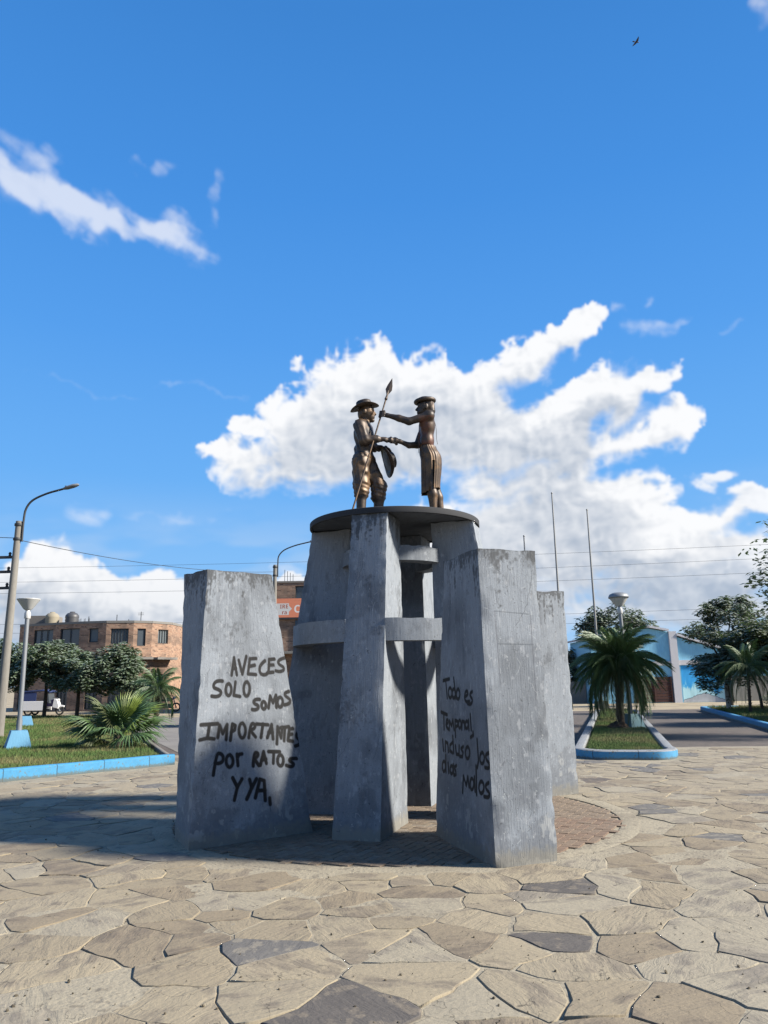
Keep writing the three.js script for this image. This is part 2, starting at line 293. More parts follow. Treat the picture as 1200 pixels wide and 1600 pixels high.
  made.slice(0, 298).forEach((s) => mesh('flagstone', s.g, s.dark ? M.darkStones[s.pick % 3] : M.stones[s.pick], plaza));
  for (const [dark, nm] of [[false, 'far_flagstones'], [true, 'far_dark_flagstones']]) {
    const rest = made.slice(298).filter((s) => s.dark === dark).map((s) => s.g);
    if (rest.length) mesh(nm, mergeGeometries(rest), dark ? M.darkStones[0] : M.stones[1], plaza).userData.kind = 'stuff';
  }
}
// the round brick court under the monument: cement rim and herringbone bricks
{
  const N = 120, g = new THREE.LatheGeometry([[RING - 0.17, -0.02], [RING - 0.17, 0.001], [RING + 0.05, 0.003], [RING + 0.1, -0.02]].map(([x, y]) => new THREE.Vector2(x, y)), N);
  const p = g.attributes.position, uv = g.attributes.uv;
  for (let i = 0; i < p.count; i++) { const a = Math.atan2(p.getZ(i), p.getX(i)), r = Math.hypot(p.getX(i), p.getZ(i)), k = 1 + (r > RING ? (f2(Math.cos(a) * 4 + 9, Math.sin(a) * 4 + 9, 3) - 0.5) * 0.03 : 0); p.setX(i, p.getX(i) * k); p.setZ(i, p.getZ(i) * k); uv.setXY(i, p.getX(i) / 2.3, p.getZ(i) / 2.3); }
  g.translate(RCX, 0, RCZ); g.computeVertexNormals();
  const court = struct('brick_court', g, M.mortar);
  const brickMap = tex(256, 256, (u, v) => { const a = f2(u * 5, v * 5, 4, 5, 5), c = n2(u * 120, v * 120, 120, 120); return mul3(mix3([0.63, 0.585, 0.52], [0.53, 0.485, 0.435], a), 0.92 + c * 0.15); });
  M.bricks = [0xffffff, 0xf8eee6, 0xf0e6dc, 0xfaf4ea, 0xe8dfd6, 0xf8e6dc, 0xf2dcd2, 0xf8eae2].map((c) => std(c, { map: brickMap, bumpMap: dustBump, bumpScale: 0.004, roughness: 1 }));
  const BW = 0.1, BL = 0.2, q = mulberry(66), list = [];
  const brickShape = (l, w) => { const b = 0.006, s = new THREE.BufferGeometry(), x = l / 2 - 0.003, z = w / 2 - 0.003, P = []; for (const [yy, k] of [[-0.02, 0], [-0.003, 0], [0, b]]) for (const [sx, sz] of [[-1, -1], [1, -1], [1, 1], [-1, 1]]) P.push(sx * (x - k), yy, sz * (z - k)); const I = []; for (let r = 0; r < 2; r++) for (let k = 0; k < 4; k++) { const a = r * 4 + k, b2 = r * 4 + (k + 1) % 4; I.push(a, a + 4, b2, b2, a + 4, b2 + 4); } I.push(8, 10, 9, 8, 11, 10); s.setAttribute('position', new THREE.Float32BufferAttribute(P, 3)); s.setIndex(I); const t = s.toNonIndexed(); const pp = t.attributes.position, U = []; for (let i = 0; i < pp.count; i++) U.push(pp.getX(i) / 0.4 + 0.5, pp.getZ(i) / 0.4 + 0.5); t.setAttribute('uv', new THREE.Float32BufferAttribute(U, 2)); t.computeVertexNormals(); return t; };
  const bg = brickShape(BL, BW), th = 0.5;
  // herringbone: cells of BW; a brick along u at (i, j) when (i - j) mod 4 == 0, along v when (i - j) mod 4 == 3
  for (let i = -45; i < 45; i++) for (let j = -45; j < 45; j++) {
    const m = (((i - j) % 4) + 4) % 4; if (m !== 0 && m !== 3) continue;
    const along = m === 0, u = (i + (along ? 1 : 0.5)) * BW, v = (j + (along ? 0.5 : 1)) * BW - (along ? 0 : 0);
    const x = u * Math.cos(th) - v * Math.sin(th), z = u * Math.sin(th) + v * Math.cos(th);
    if (Math.hypot(x, z) > RING - 0.2) continue;
    const wx = x + RCX, wz = z + RCZ;
    list.push({ x: wx, z: wz, r: -th + (along ? 0 : Math.PI / 2), y: 0.004 + (q() - 0.5) * 0.006, tx: (q() - 0.5) * 0.03, tz: (q() - 0.5) * 0.03, pick: wx > 1.5 ? 5 + Math.floor(q() * 3) : Math.floor(q() * 5) });
  }
  // those that show: the front arc and the right-hand lobe
  const show = (b) => { const seen = (b.z > -9.05 && Math.abs(b.x) < 1.7) || (b.x > 1.55 && b.z > -12) || (b.z > -10.3 && b.x > -0.1 && b.x < 0.7); return (seen ? 0 : 50) - b.z; };
  list.sort((a, b) => show(a) - show(b));
  const M4 = new THREE.Matrix4(), rest = [];
  list.forEach((b, k) => {
    const e = new THREE.Euler(b.tx, b.r, b.tz);
    if (k < 298) { const m = mesh('brick', bg, M.bricks[b.pick], court); m.position.set(b.x, b.y, b.z); m.rotation.copy(e); }
    else rest.push(bg.clone().applyMatrix4(M4.compose(new THREE.Vector3(b.x, b.y, b.z), new THREE.Quaternion().setFromEuler(e), new THREE.Vector3(1, 1, 1))));
  });
  mesh('other_bricks', mergeGeometries(rest), M.bricks[1], court).userData.kind = 'stuff';
}

// ---------------------------------------------------------------- kerbs and beds
const kerbMaps = {};
function kerbMaterial(top) {        // weathered paint: chips down to the cement
  const base = top ? [0.66, 0.68, 0.7] : [0.31, 0.66, 0.86];
  return std(0xffffff, { roughness: 0.75, map: tex(512, 128, (u, v) => { const a = f2(u * 30, v * 8, 4, 30, 8), b = f2(u * 90, v * 24, 3, 90, 24); let c = mul3(base, 0.92 + a * 0.16); c = mix3(c, [0.5, 0.49, 0.46], sstep(top ? 0.48 : 0.6, top ? 0.64 : 0.74, b * 0.6 + a * 0.4) * 0.85); const jt = Math.abs(u - 0.28), dirt = sstep(0.16, 0.02, v - b * 0.14); if (jt < 0.004 || Math.abs(u - 0.77) < 0.004) c = mul3(c, 0.55); c = mix3(c, [0.45, 0.42, 0.37], dirt * 0.75); return c; }) });
}
M.kerbBlue = kerbMaterial(false); M.kerbPale = kerbMaterial(true);
function kerb(name, pts, w, h, mats, label) {          // pts in plan, the outer edge; w to the inner side (left of the way if w > 0)
  const n = pts.length, outer = pts, inner = [];
  for (let i = 0; i < n; i++) {
    const a = pts[Math.max(0, i - 1)], b = pts[Math.min(n - 1, i + 1)]; const dx = b[0] - a[0], dz = b[1] - a[1], l = Math.hypot(dx, dz);
    inner.push([pts[i][0] + dz / l * w, pts[i][1] - dx / l * w]);
  }
  const pos = [], uv = [], idxO = [], idxT = [], add = (x, y, z, u, v) => { pos.push(x, y, z); uv.push(u, v); return pos.length / 3 - 1; };
  let L = 0; const dense = [];
  for (let i = 0; i < n; i++) { if (i) { const seg = Math.hypot(outer[i][0] - outer[i - 1][0], outer[i][1] - outer[i - 1][1]), m = Math.max(1, Math.round(seg / 0.35)); for (let k = 1; k <= m; k++) { const t = k / m; dense.push([lerp(outer[i - 1][0], outer[i][0], t), lerp(outer[i - 1][1], outer[i][1], t), lerp(inner[i - 1][0], inner[i][0], t), lerp(inner[i - 1][1], inner[i][1], t), L + seg * t]); } L += seg; } else dense.push([...outer[0], ...inner[0], 0]); }
  const rows = dense.map(([ox, oz, ix, iz, l]) => {
    const j = 0.006 * (n2(l * 3, 7) - 0.5), b = 0.03;
    const bx = lerp(ox, ix, b / w * Math.sign(w)), bz = lerp(oz, iz, b / w * Math.sign(w)), cx = lerp(ox, ix, 1 - b / Math.abs(w)), cz = lerp(oz, iz, 1 - b / Math.abs(w));
    const u = l / 2;
    return [add(ox, -0.03, oz, u, 0), add(ox, h - b + j, oz, u, 0.45), add(ox, h - b + j, oz, u, 0.45), add(bx, h + j, bz, u, 0.55), add(cx, h + j, cz, u, 0.9), add(ix, h - b, iz, u, 0.95), add(ix, -0.03, iz, u, 1)];
  });
  for (let i = 0; i + 1 < rows.length; i++) { const a = rows[i], b = rows[i + 1]; idxO.push(a[0], b[0], a[1], a[1], b[0], b[1]); for (let k = 2; k < 6; k++) idxT.push(a[k], b[k], a[k + 1], a[k + 1], b[k], b[k + 1]); }
  for (const r of [rows[0], rows[rows.length - 1]]) idxT.push(r[0], r[1], r[3], r[0], r[3], r[4], r[0], r[4], r[5], r[0], r[5], r[6]);
  const g = new THREE.BufferGeometry(); g.setAttribute('position', new THREE.Float32BufferAttribute(pos, 3)); g.setAttribute('uv', new THREE.Float32BufferAttribute(uv, 2)); g.setIndex([...idxO, ...idxT]); g.addGroup(0, idxO.length, 0); g.addGroup(idxO.length, idxT.length, 1); g.computeVertexNormals();
  const m = mesh(name, g, mats, scene); tag(m, label, 'kerb'); return m;
}
kerb('bed_kerb', [[-13.96, -8.2], [-4.75, -17.63]], 0.17, 0.23, [M.kerbBlue, M.kerbBlue], 'bright blue painted kerb along the lawn with the fan palm');
kerb('bed_kerb', [[-4.9, -17.95], [-14.6, -41.5]], 0.13, 0.19, [M.path, M.path], 'bare cement kerb between the lawn and the light concrete path');
kerb('island_kerb', ISLAND, 0.22, 0.2, [M.kerbBlue, M.kerbPale], 'worn blue and white kerb around the narrow grass island');
kerb('bed_kerb', [[18.5, -41.3], [16.4, -40.9], [11.6, -22.5]], 0.2, 0.2, [M.kerbBlue, M.kerbBlue], 'faded blue kerb along the shaded tree bed');
const soilMap = tex(512, 512, (u, v) => { const a = f2(u * 9, v * 9, 5, 9, 9), b = f2(u * 60, v * 60, 2, 60, 60); return mul3(mix3([0.28, 0.31, 0.14], [0.37, 0.36, 0.2], a), 0.8 + b * 0.4); });
M.turf = std(0xffffff, { map: soilMap, roughness: 1 });
function shrink(poly, k) {            // inset by k metres
  const n = poly.length, area = poly.reduce((a, p, i) => { const b = poly[(i + 1) % n]; return a + p[0] * b[1] - b[0] * p[1]; }, 0), sg = area > 0 ? 1 : -1;
  return poly.map((p, i) => {
    const a = poly[(i + n - 1) % n], b = poly[(i + 1) % n], l1 = Math.hypot(p[0] - a[0], p[1] - a[1]), l2 = Math.hypot(b[0] - p[0], b[1] - p[1]);
    const n1 = [-(p[1] - a[1]) / l1 * sg, (p[0] - a[0]) / l1 * sg], n2_ = [-(b[1] - p[1]) / l2 * sg, (b[0] - p[0]) / l2 * sg];
    const mx = n1[0] + n2_[0], mz = n1[1] + n2_[1], d = Math.max(0.4, (mx * mx + mz * mz) / 2);
    return [p[0] + mx * k / d, p[1] + mz * k / d];
  });
}
struct('lawn_soil', flat(shrink(BED_L, 0.1), 0.12, 0.4), M.turf);
struct('island_soil', flat(shrink(ISLAND, 0.12), 0.12, 0.4), M.turf);
struct('tree_bed_soil', flat(shrink(BED_R, 0.1), 0.1, 0.4), M.turf);
// grass: tufts of bent blades
{
  const q = mulberry(5150), pos = [], col = [];
  for (let b = 0; b < 9; b++) { const a = q() * 6.28, r = q() * 0.035, x = Math.cos(a) * r, z = Math.sin(a) * r, w = 0.0045, h = 0.05 + q() * 0.05, l = (q() - 0.5) * 0.05, m = (q() - 0.5) * 0.05, cx = Math.cos(a + 1) * w, cz = Math.sin(a + 1) * w; pos.push(x - cx, 0, z - cz, x + cx, 0, z + cz, x + l, h, z + m); }
  const tuft = new THREE.BufferGeometry(); tuft.setAttribute('position', new THREE.Float32BufferAttribute(pos, 3)); tuft.computeVertexNormals();
  M.grass = std(0xffffff, { roughness: 0.9, side: THREE.DoubleSide });
  function lawn(name, poly, box, count, sc, label) {
    const im = new THREE.InstancedMesh(tuft, M.grass, count), m = new THREE.Matrix4(), e = new THREE.Euler(), c = new THREE.Color(); let k = 0;
    while (k < count) {
      // more tufts towards the near side
      const t = Math.pow(q(), 1.7), z = lerp(box[2], box[3], t), x = lerp(box[0], box[1], q()); if (!inside(poly, x, z)) continue;
      if (Math.abs(x) > 0.62 * -z + 2.5) continue;
      const s = sc * (0.7 + q() * 0.6) * (1 + t * 0.9), patch = f2(x * 0.7, z * 0.7, 3); if (f2(x * 1.3 + 40, z * 1.3, 3) > 0.6 + 0.25 * q()) continue;
      m.compose(new THREE.Vector3(x, 0.115, z), new THREE.Quaternion().setFromEuler(e.set((q() - 0.5) * 0.3, q() * 6.28, (q() - 0.5) * 0.3)), new THREE.Vector3(s * 1.3, s, s * 1.3)); im.setMatrixAt(k, m);
      const d = sstep(0.4, 0.7, patch); im.setColorAt(k, c.setRGB(lerp(0.13, 0.26, d) * (0.8 + q() * 0.4), lerp(0.21, 0.26, d) * (0.8 + q() * 0.4), lerp(0.05, 0.1, d))); k++;
    }
    im.name = name; im.userData.kind = 'stuff'; tag(im, label, 'grass'); im.castShadow = im.receiveShadow = true; scene.add(im);
  }
  lawn('lawn_grass', shrink(BED_L, 0.3), [-34, -4.7, -15, -41.3], 62000, 1.0, 'short green lawn behind the bright blue kerb');
  lawn('island_grass', shrink(ISLAND, 0.32), [4, 12.4, -17.1, -39], 30000, 0.95, 'short grass on the narrow kerbed island');
  lawn('tree_bed_grass', shrink(BED_R, 0.3), [11, 36, -20, -41], 12000, 1.0, 'thin grass in the shaded tree bed');
}

// grit and small pebbles lying on the flags
{
  const q = mulberry(404), g = new THREE.IcosahedronGeometry(1, 0), im = new THREE.InstancedMesh(g, M.mortar, 700), m = new THREE.Matrix4(), c = new THREE.Color();
  for (let k = 0; k < 700; k++) { const z = -3.2 - 9 * q() * q(), x = (q() - 0.5) * 1.25 * -z, s = 0.003 + 0.008 * Math.pow(q(), 3); m.compose(new THREE.Vector3(x, 0.007 + s * 0.2, z), new THREE.Quaternion().setFromEuler(new THREE.Euler(q() * 6, q() * 6, q() * 6)), new THREE.Vector3(s * 1.4, s * 0.8, s)); im.setMatrixAt(k, m); const t = 0.35 + q() * 0.7; im.setColorAt(k, c.setRGB(t, t * 0.95, t * 0.88)); }
  im.name = 'grit'; im.userData.kind = 'stuff'; tag(im, 'loose grit and small pebbles scattered over the flagstones', 'grit'); scene.add(im);
}

// ---------------------------------------------------------------- the monument
const GRAFFITI_PATIENCE = [[341,599,373,664,399,600],[356,623,393,624],[427,654,461,603,518,669],[636,662,558,660,525,603,618,600],[542,631,612,636],[739,653,679,639,658,614,683,599,734,599,767,610],[859,660,792,658,766,607,824,609],[781,636,837,637],[1018,666,941,662,891,648,914,636,964,628,954,616,902,610,855,614],[243,577,193,580,150,569,149,553,195,548,231,539,222,525,178,520,133,523],[313,567,327,562,336,553,337,541,330,531,317,524,302,523,287,528,278,538,277,549,284,560,297,566,313,567],[382,573,362,524,428,519],[512,573,528,567,536,555,535,541,526,529,510,521,493,519,478,525,469,537,469,551,478,564,494,572,512,573],[638,506,598,508,566,499,580,489,619,484,614,472,583,467,550,469],[683,497,694,494,700,488,699,481,692,474,681,470,668,469,658,473,652,479,652,486,659,493,671,497,683,497],[724,473,756,518,778,492,822,520,809,474],[870,512,883,508,889,499,886,489,876,481,861,475,845,474,833,479,826,487,829,497,838,506,854,511,870,512],[982,534,934,531,919,519,953,509,982,499,957,486,903,482],[42,422,202,423],[122,421,110,375],[37,369,107,374,172,370],[205,375,220,417,251,387,293,418,283,366],[322,362,344,419,372,413,365,398,331,391],[447,421,462,414,471,403,471,388,462,376,447,368,430,367,416,373,407,385,406,399,414,412,429,420,447,421],[499,367,523,420,573,414,563,399,515,394,566,368],[585,415,703,410],[649,413,619,365],[682,363,739,410,738,357],[699,381,740,381],[771,337,798,401,820,358,846,398],[826,396,916,399],[873,396,847,347],[957,391,917,389,887,347,934,343],[902,368,939,370],[1017,375,981,369,981,355,1016,344,1002,328,953,324],[173,244,193,319,236,317,258,305,253,288,220,282,184,285],[318,310,333,304,342,295,344,283,336,273,323,267,307,266,292,272,283,281,282,293,288,303,302,309,318,310],[387,270,380,310,383,297,401,309,427,310],[526,264,539,312,578,309,576,298,539,289,578,264],[593,264,633,312,651,269],[609,282,651,284],[681,311,791,307],[732,308,716,267],[799,295,811,290,817,281,815,271,806,261,792,255,777,255,764,260,758,269,760,279,769,289,783,295,799,295],[948,277,900,280,867,273,895,265,916,257,888,247,838,255],[339,228,378,194],[420,221,378,194,351,150],[487,216,502,187],[548,216,502,186,456,149],[529,150,579,214,617,207,613,137],[550,174,617,173],[653,143,653,121]];
const GRAFFITI_TIME = [[89,566,247,572],[156,569,194,505],[269,541,290,537,303,529,306,520,297,512,278,506,256,505,235,509,222,517,219,526,228,535,246,540,269,541],[353,537,372,534,383,527,385,518,377,511,360,506,340,505,321,508,309,515,307,524,315,531,332,536,353,537],[346,575,392,504],[447,537,465,533,476,525,478,516,469,508,452,503,433,502,415,505,403,513,402,522,410,530,427,536,447,537],[576,510,653,518,644,531,592,529,573,506,610,493,677,497],[738,529,676,522,707,511,746,501,702,486,637,489],[54,453,196,445],[118,449,134,393],[172,410,226,417,213,429,177,426,173,404,228,395],[248,393,247,425,292,408,321,429,350,396],[379,373,370,429,428,426,427,412,379,406],[475,431,488,429,496,423,497,416,491,409,479,405,464,404,451,407,443,412,442,420,448,426,461,431,475,431],[510,402,520,428,567,427,573,405],[618,431,632,429,640,423,640,417,633,411,620,407,605,406,592,408,584,414,583,420,590,426,603,430,618,431],[649,434,652,403],[686,454,696,404],[728,397,734,388,679,379],[108,354,133,317],[172,316,169,349,219,345,238,316],[317,351,266,340,267,321,318,315],[322,372,345,316],[378,342,397,314,451,314,455,344],[535,344,492,336,531,324,517,310,464,309],[626,347,644,343,655,335,656,325,646,315,628,309,607,307,588,310,577,319,576,329,586,339,604,345,626,347],[799,376,809,309,785,287],[885,338,903,335,913,327,912,318,901,310,884,304,863,302,845,305,835,312,835,321,846,330,864,336,885,338],[998,341,935,335,942,318,999,308,979,292,915,293],[152,279,169,276,180,268,182,259,175,250,162,244,144,242,128,245,116,253,114,262,120,271,134,277,152,279],[182,302,192,242],[232,276,248,243],[307,270,321,268,330,262,332,255,326,248,313,243,298,242,284,244,274,250,273,257,279,264,292,269,307,270],[335,275,346,241],[399,275,356,268,383,255,388,244,346,239],[509,191,532,247,579,218,612,249,630,216],[690,247,705,244,713,237,713,228,705,219,690,212,673,210,658,213,649,221,649,230,657,239,672,246,690,247],[728,254,732,209],[762,290,757,200],[853,247,872,244,883,237,882,227,871,217,852,211,830,208,811,211,799,219,799,228,811,238,830,245,853,247],[964,249,906,240,917,226,973,219,954,203,879,202]];
// a block with eight corners (four below, four above, in order round), skin cut into small cells, edges a little knocked off
function block(b, t, { uvFull = {}, wear = 0.012, cell = 0.07, off = 0 } = {}) {
  const V = (p) => new THREE.Vector3(...p), c = [...b, ...t].reduce((a, p) => a.add(V(p)), new THREE.Vector3()).multiplyScalar(1 / 8);
  const faces = [[b[0], b[1], t[0], t[1]], [b[1], b[2], t[1], t[2]], [b[2], b[3], t[2], t[3]], [b[3], b[0], t[3], t[0]], [t[0], t[1], t[3], t[2]]].map((f) => f.map(V));
  const pos = [], uv = [], idx = [], groups = [];
  faces.forEach((f, fi) => {
    const w = f[0].distanceTo(f[1]), h = f[0].distanceTo(f[2]), nx = Math.max(2, Math.round(w / cell)), ny = Math.max(2, Math.round(h / cell)), start = pos.length / 3, i0 = idx.length;
    for (let j = 0; j <= ny; j++) for (let i = 0; i <= nx; i++) {
      let s = i / nx, r = j / ny;
      const p = f[0].clone().lerp(f[1], s).lerp(f[2].clone().lerp(f[3], s), r);
      const edge = (i === 0 || i === nx ? 1 : 0) + (j === ny || (j === 0 && fi === 4) ? 1 : 0);
      const x = p.x, y = p.y, z = p.z;
      if (edge) { const d = p.clone().sub(c); d.y = j === ny ? d.y : 0; if (fi === 4) d.y = p.y - c.y; d.normalize(); const k = wear * (0.2 + 2.2 * Math.pow(n3(x * 9 + 5, y * 9, z * 9), 3)); p.addScaledVector(d, -k * 1.4); }
      else { const k = 0.005 * (n3(x * 2.2 + 3, y * 2.2, z * 2.2) - 0.5); p.x += k; p.z += k; }
      pos.push(p.x, p.y, p.z);
      uvFull[fi] ? uv.push(s, r) : uv.push((s * w + fi * 0.77 + off) / 3, (r * h + fi * 0.31 + off * 1.3) / 3);
    }
    const n = f[1].clone().sub(f[0]).cross(f[2].clone().sub(f[0])), mid = f[0].clone().add(f[3]).multiplyScalar(0.5).sub(c), flip = n.dot(mid) < 0;
    for (let j = 0; j < ny; j++) for (let i = 0; i < nx; i++) { const a = start + j * (nx + 1) + i, q = a + nx + 1; flip ? idx.push(a, q, a + 1, a + 1, q, q + 1) : idx.push(a, a + 1, q, a + 1, q + 1, q); }
    groups.push([i0, idx.length - i0, fi]);
  });
  const g = new THREE.BufferGeometry(); g.setAttribute('position', new THREE.Float32BufferAttribute(pos, 3)); g.setAttribute('uv', new THREE.Float32BufferAttribute(uv, 2)); g.setIndex(idx);
  groups.forEach(([a, n, k]) => g.addGroup(a, n, k)); g.computeVertexNormals(); return g;
}
// a wall face of its own: cement paint, mould along the top rim, an older coat bare near the foot, scratches, and what was sprayed on it
function faceTexture(w, h, seed, { graffiti, pen = 0.04, aspectTop = 1, marks } = {}) {
  const PX = 300, W = Math.round(w * PX), H = Math.round(h * PX), cv = document.createElement('canvas'); cv.width = W; cv.height = H;
  const ctx = cv.getContext('2d'), im = ctx.createImageData(W, H), d = im.data;
  for (let y = 0; y < H; y++) for (let x = 0; x < W; x++) {
    const mx = x / PX, my = (H - y) / PX, u = mx / 3 + seed * 0.37, v = my / 3 + seed * 0.19;
    let c = cementAt(u + 2, v + 2, { per: 0 });
    const a = f2(mx * 3 + seed * 7, my * 3, 5), fine = f2(mx * 26 + seed, my * 26, 3);
    const drip = f2(mx * 16 + seed * 3, 1.5, 3), fromTop = (h - my);
    const mould = sstep(0.46, 0.72, f2(mx * 9 + seed, my * 5, 4) * 0.55 + fine * 0.45 + 0.2 - fromTop / (0.08 + 0.9 * Math.pow(drip, 2.4)) * 0.22);
    c = mix3(c, [0.24, 0.25, 0.262], mould * 0.75);
    const spots = sstep(0.58, 0.76, a * 0.6 + fine * 0.4) * sstep(0.5, 0.64, f2(mx * 1.6 + seed * 5, my * 1.3 + 4, 3));
    c = mix3(c, [0.28, 0.29, 0.305], spots * 0.5);
    const coat = sstep(0.47, 0.53, a * 0.45 + 0.55 - (my - 0.62) * 0.35 - 0.1 * sstep(0.4, 0.6, n2(mx * 2 + seed, 3)) + (fine - 0.5) * 0.12 - 0.3);
    if (my < 1.3) { c = mix3(c, mul3([0.43, 0.45, 0.48], 0.88 + fine * 0.24), coat * 0.62); c = mix3(c, [0.66, 0.67, 0.67], sstep(0.61, 0.7, f2(mx * 11 + seed * 2, my * 8, 4)) * 0.65 * coat); }
    const dustFoot = sstep(0.14, 0.0, my - fine * 0.12); c = mix3(c, [0.55, 0.52, 0.45], dustFoot * 0.55);
    const k = (y * W + x) * 4; d[k] = clamp(c[0]) * 255; d[k + 1] = clamp(c[1]) * 255; d[k + 2] = clamp(c[2]) * 255; d[k + 3] = 255;
  }
  ctx.putImageData(im, 0, 0);
  const q = mulberry(seed * 977 + 3);
  ctx.lineCap = ctx.lineJoin = 'round';
  for (let k = 0; k < 70; k++) { ctx.strokeStyle = q() < 0.5 ? `rgba(205,208,208,${0.2 + q() * 0.4})` : `rgba(60,64,70,${0.15 + q() * 0.3})`; ctx.lineWidth = 0.6 + q() * 1.6; let x = q() * W, y = q() * H; ctx.beginPath(); ctx.moveTo(x, y); const n = 1 + Math.floor(q() * 3); for (let m = 0; m < n; m++) { x += (q() - 0.5) * 26; y += (q() - 0.4) * 40; ctx.lineTo(x, y); } ctx.stroke(); }
  for (let k = 0; k < 40; k++) { ctx.fillStyle = `rgba(205,206,203,${0.2 + q() * 0.4})`; const x = q() * W, y = H * (0.3 + q() * 0.68), n = 3 + Math.floor(q() * 5); for (let m = 0; m < n; m++) { ctx.beginPath(); ctx.ellipse(x + (q() - 0.5) * 7, y + (q() - 0.5) * 14, 0.4 + q() * 1.3, 0.5 + q() * 2.6, q() * 3, 0, 6.3); ctx.fill(); } }
  for (let k = 0; k < 4; k++) { let x = q() * W, y = q() * H * 0.9, dx = (q() - 0.5) * 5, dy = 3 + q() * 4; ctx.strokeStyle = `rgba(45,48,52,${0.35 + q() * 0.3})`; ctx.lineWidth = 0.8 + q() * 0.5; ctx.beginPath(); ctx.moveTo(x, y); const n = 14 + Math.floor(q() * 22); for (let m = 0; m < n; m++) { x += dx + (q() - 0.5) * 7; y += dy + (q() - 0.5) * 5; ctx.lineTo(x, y); } ctx.stroke(); }
  for (const m of marks ?? []) { ctx.strokeStyle = `rgba(58,62,68,${m[0]})`; for (let r = 0; r < 5; r++) { ctx.lineWidth = 1 + q() * 2; ctx.beginPath(); for (let k = 1; k < m.length; k += 2) ctx.lineTo(m[k] * W + (q() - 0.5) * 5, (1 - m[k + 1]) * H + (q() - 0.5) * 5); ctx.stroke(); } }
  if (graffiti) for (const pass of [[1.6, 0.14], [1.25, 0.4], [1.0, 0.85], [0.8, 0.95]]) for (const s of graffiti) {
    ctx.strokeStyle = `rgba(3,3,5,${pass[1]})`; const P = []; for (let k = 0; k < s.length; k += 2) P.push([s[k] / 1000 * W, (1 - s[k + 1] / 1000) * H]);
    ctx.lineWidth = pen * PX * pass[0] * (0.92 + 0.16 * q());
    ctx.beginPath(); ctx.moveTo(...P[0]);
    const closed = P.length > 10; if (P.length === 2) ctx.lineTo(...P[1]); else for (let k = 1; k < P.length; k++) { if (k < P.length - 1 && (closed || s.length > 11)) ctx.quadraticCurveTo(...P[k], (P[k][0] + P[k + 1][0]) / 2, (P[k][1] + P[k + 1][1]) / 2); else ctx.lineTo(...P[k]); }
    ctx.stroke();
  }
  if (graffiti) {          // runs of paint, and bare grains of cement showing through the strokes
    for (const s of graffiti) if (q() < 0.2) { const x = s[s.length - 2] / 1000 * W, y = (1 - s[s.length - 1] / 1000) * H, l = 8 + q() * 22; ctx.strokeStyle = 'rgba(12,13,15,0.6)'; ctx.lineWidth = 1.2; ctx.beginPath(); ctx.moveTo(x, y); ctx.lineTo(x + (q() - 0.5) * 2, y + l); ctx.stroke(); }
    for (const s of graffiti) for (let k = 0; k + 3 < s.length; k += 2) for (let m = 0; m < 3; m++) { const f = q(), x = lerp(s[k], s[k + 2], f) / 1000 * W + (q() - 0.5) * pen * PX, y = (1 - lerp(s[k + 1], s[k + 3], f) / 1000) * H + (q() - 0.5) * pen * PX; ctx.fillStyle = `rgba(120,124,130,${0.25 + q() * 0.4})`; ctx.fillRect(x, y, 0.8 + q() * 1.2, 0.8 + q() * 1.8); }
  }
  const t = new THREE.CanvasTexture(cv); t.colorSpace = THREE.SRGBColorSpace; t.magFilter = THREE.LinearFilter; return t;
}
const faceBump = cementBump.clone(); faceBump.repeat.set(0.5, 1); faceBump.needsUpdate = true;
const faceMat = (map) => std(CEMENT, { map, bumpMap: faceBump, bumpScale: 0.006, roughness: 0.82 });
const P3 = (a, y) => a.map(([x, z]) => [x, y, z]);
function slab(pos, foot, head, h, mats, label, uvFull, off) {
  const rel = (a) => a.map(([x, z]) => [x - pos[0], z - pos[1]]);
  const m = mesh('standing_slab', block(P3(rel(foot), 0), P3(rel(head), h), { uvFull, off }), mats, scene); m.position.set(pos[0], 0, pos[1]); tag(m, label, 'slab', 'slabs standing round the monument'); return m;
}
const textL = faceMat(faceTexture(1.5, 3.1, 1, { graffiti: GRAFFITI_PATIENCE, pen: 0.036 }));
const textR = faceMat(faceTexture(1.6, 3.1, 2, { graffiti: GRAFFITI_TIME, pen: 0.032 }));
const endR = faceMat(faceTexture(0.7, 3.1, 4, { marks: [[0.16, .22, .79, .82, .78], [0.16, .24, .68, .84, .68], [0.12, .22, .79, .25, .55], [0.12, .83, .78, .82, .5], [0.08, .5, .68, .52, .6]] }));
const sideB = faceMat(faceTexture(1.4, 3.1, 7));
const endL = faceMat(faceTexture(0.8, 3.1, 9));
slab([-1.7, -9.5], [[-2.165, -8.70], [-.90, -9.65], [-1.25, -10.35], [-2.52, -9.47]], [[-2.11, -8.89], [-1.415, -9.41], [-1.72, -9.95], [-2.49, -9.29]], 3.08, [textL, M.cement, M.cement, endL, M.cement], 'grey cement slab sprayed with capital letters, AVECES SOLO SOMOS, beside the lawn', { 0: 1, 3: 1 }, 0.4);
slab([1.1, -8.6], [[.534, -9.345], [1.008, -7.725], [1.656, -7.967], [1.16, -9.55]], [[.664, -8.55], [.957, -7.675], [1.60, -7.93], [1.29, -8.78]], 3.08, [textR, endR, M.cement, M.cement, M.cement], 'grey cement slab with small black handwriting, Todo es, on its shaded side', { 0: 1, 1: 1 }, 1.3);
slab([2.1, -12.2], [[1.57, -11.6], [2.957, -12.389], [2.56, -13.09], [1.17, -12.3]], [[1.95, -11.78], [2.9, -12.25], [2.55, -12.86], [1.55, -12.35]], 3.13, [sideB, M.cement, M.cement, M.cement, M.cement], 'pale grey cement slab without writing, beside the kerbed island', { 0: 1 }, 2.1);
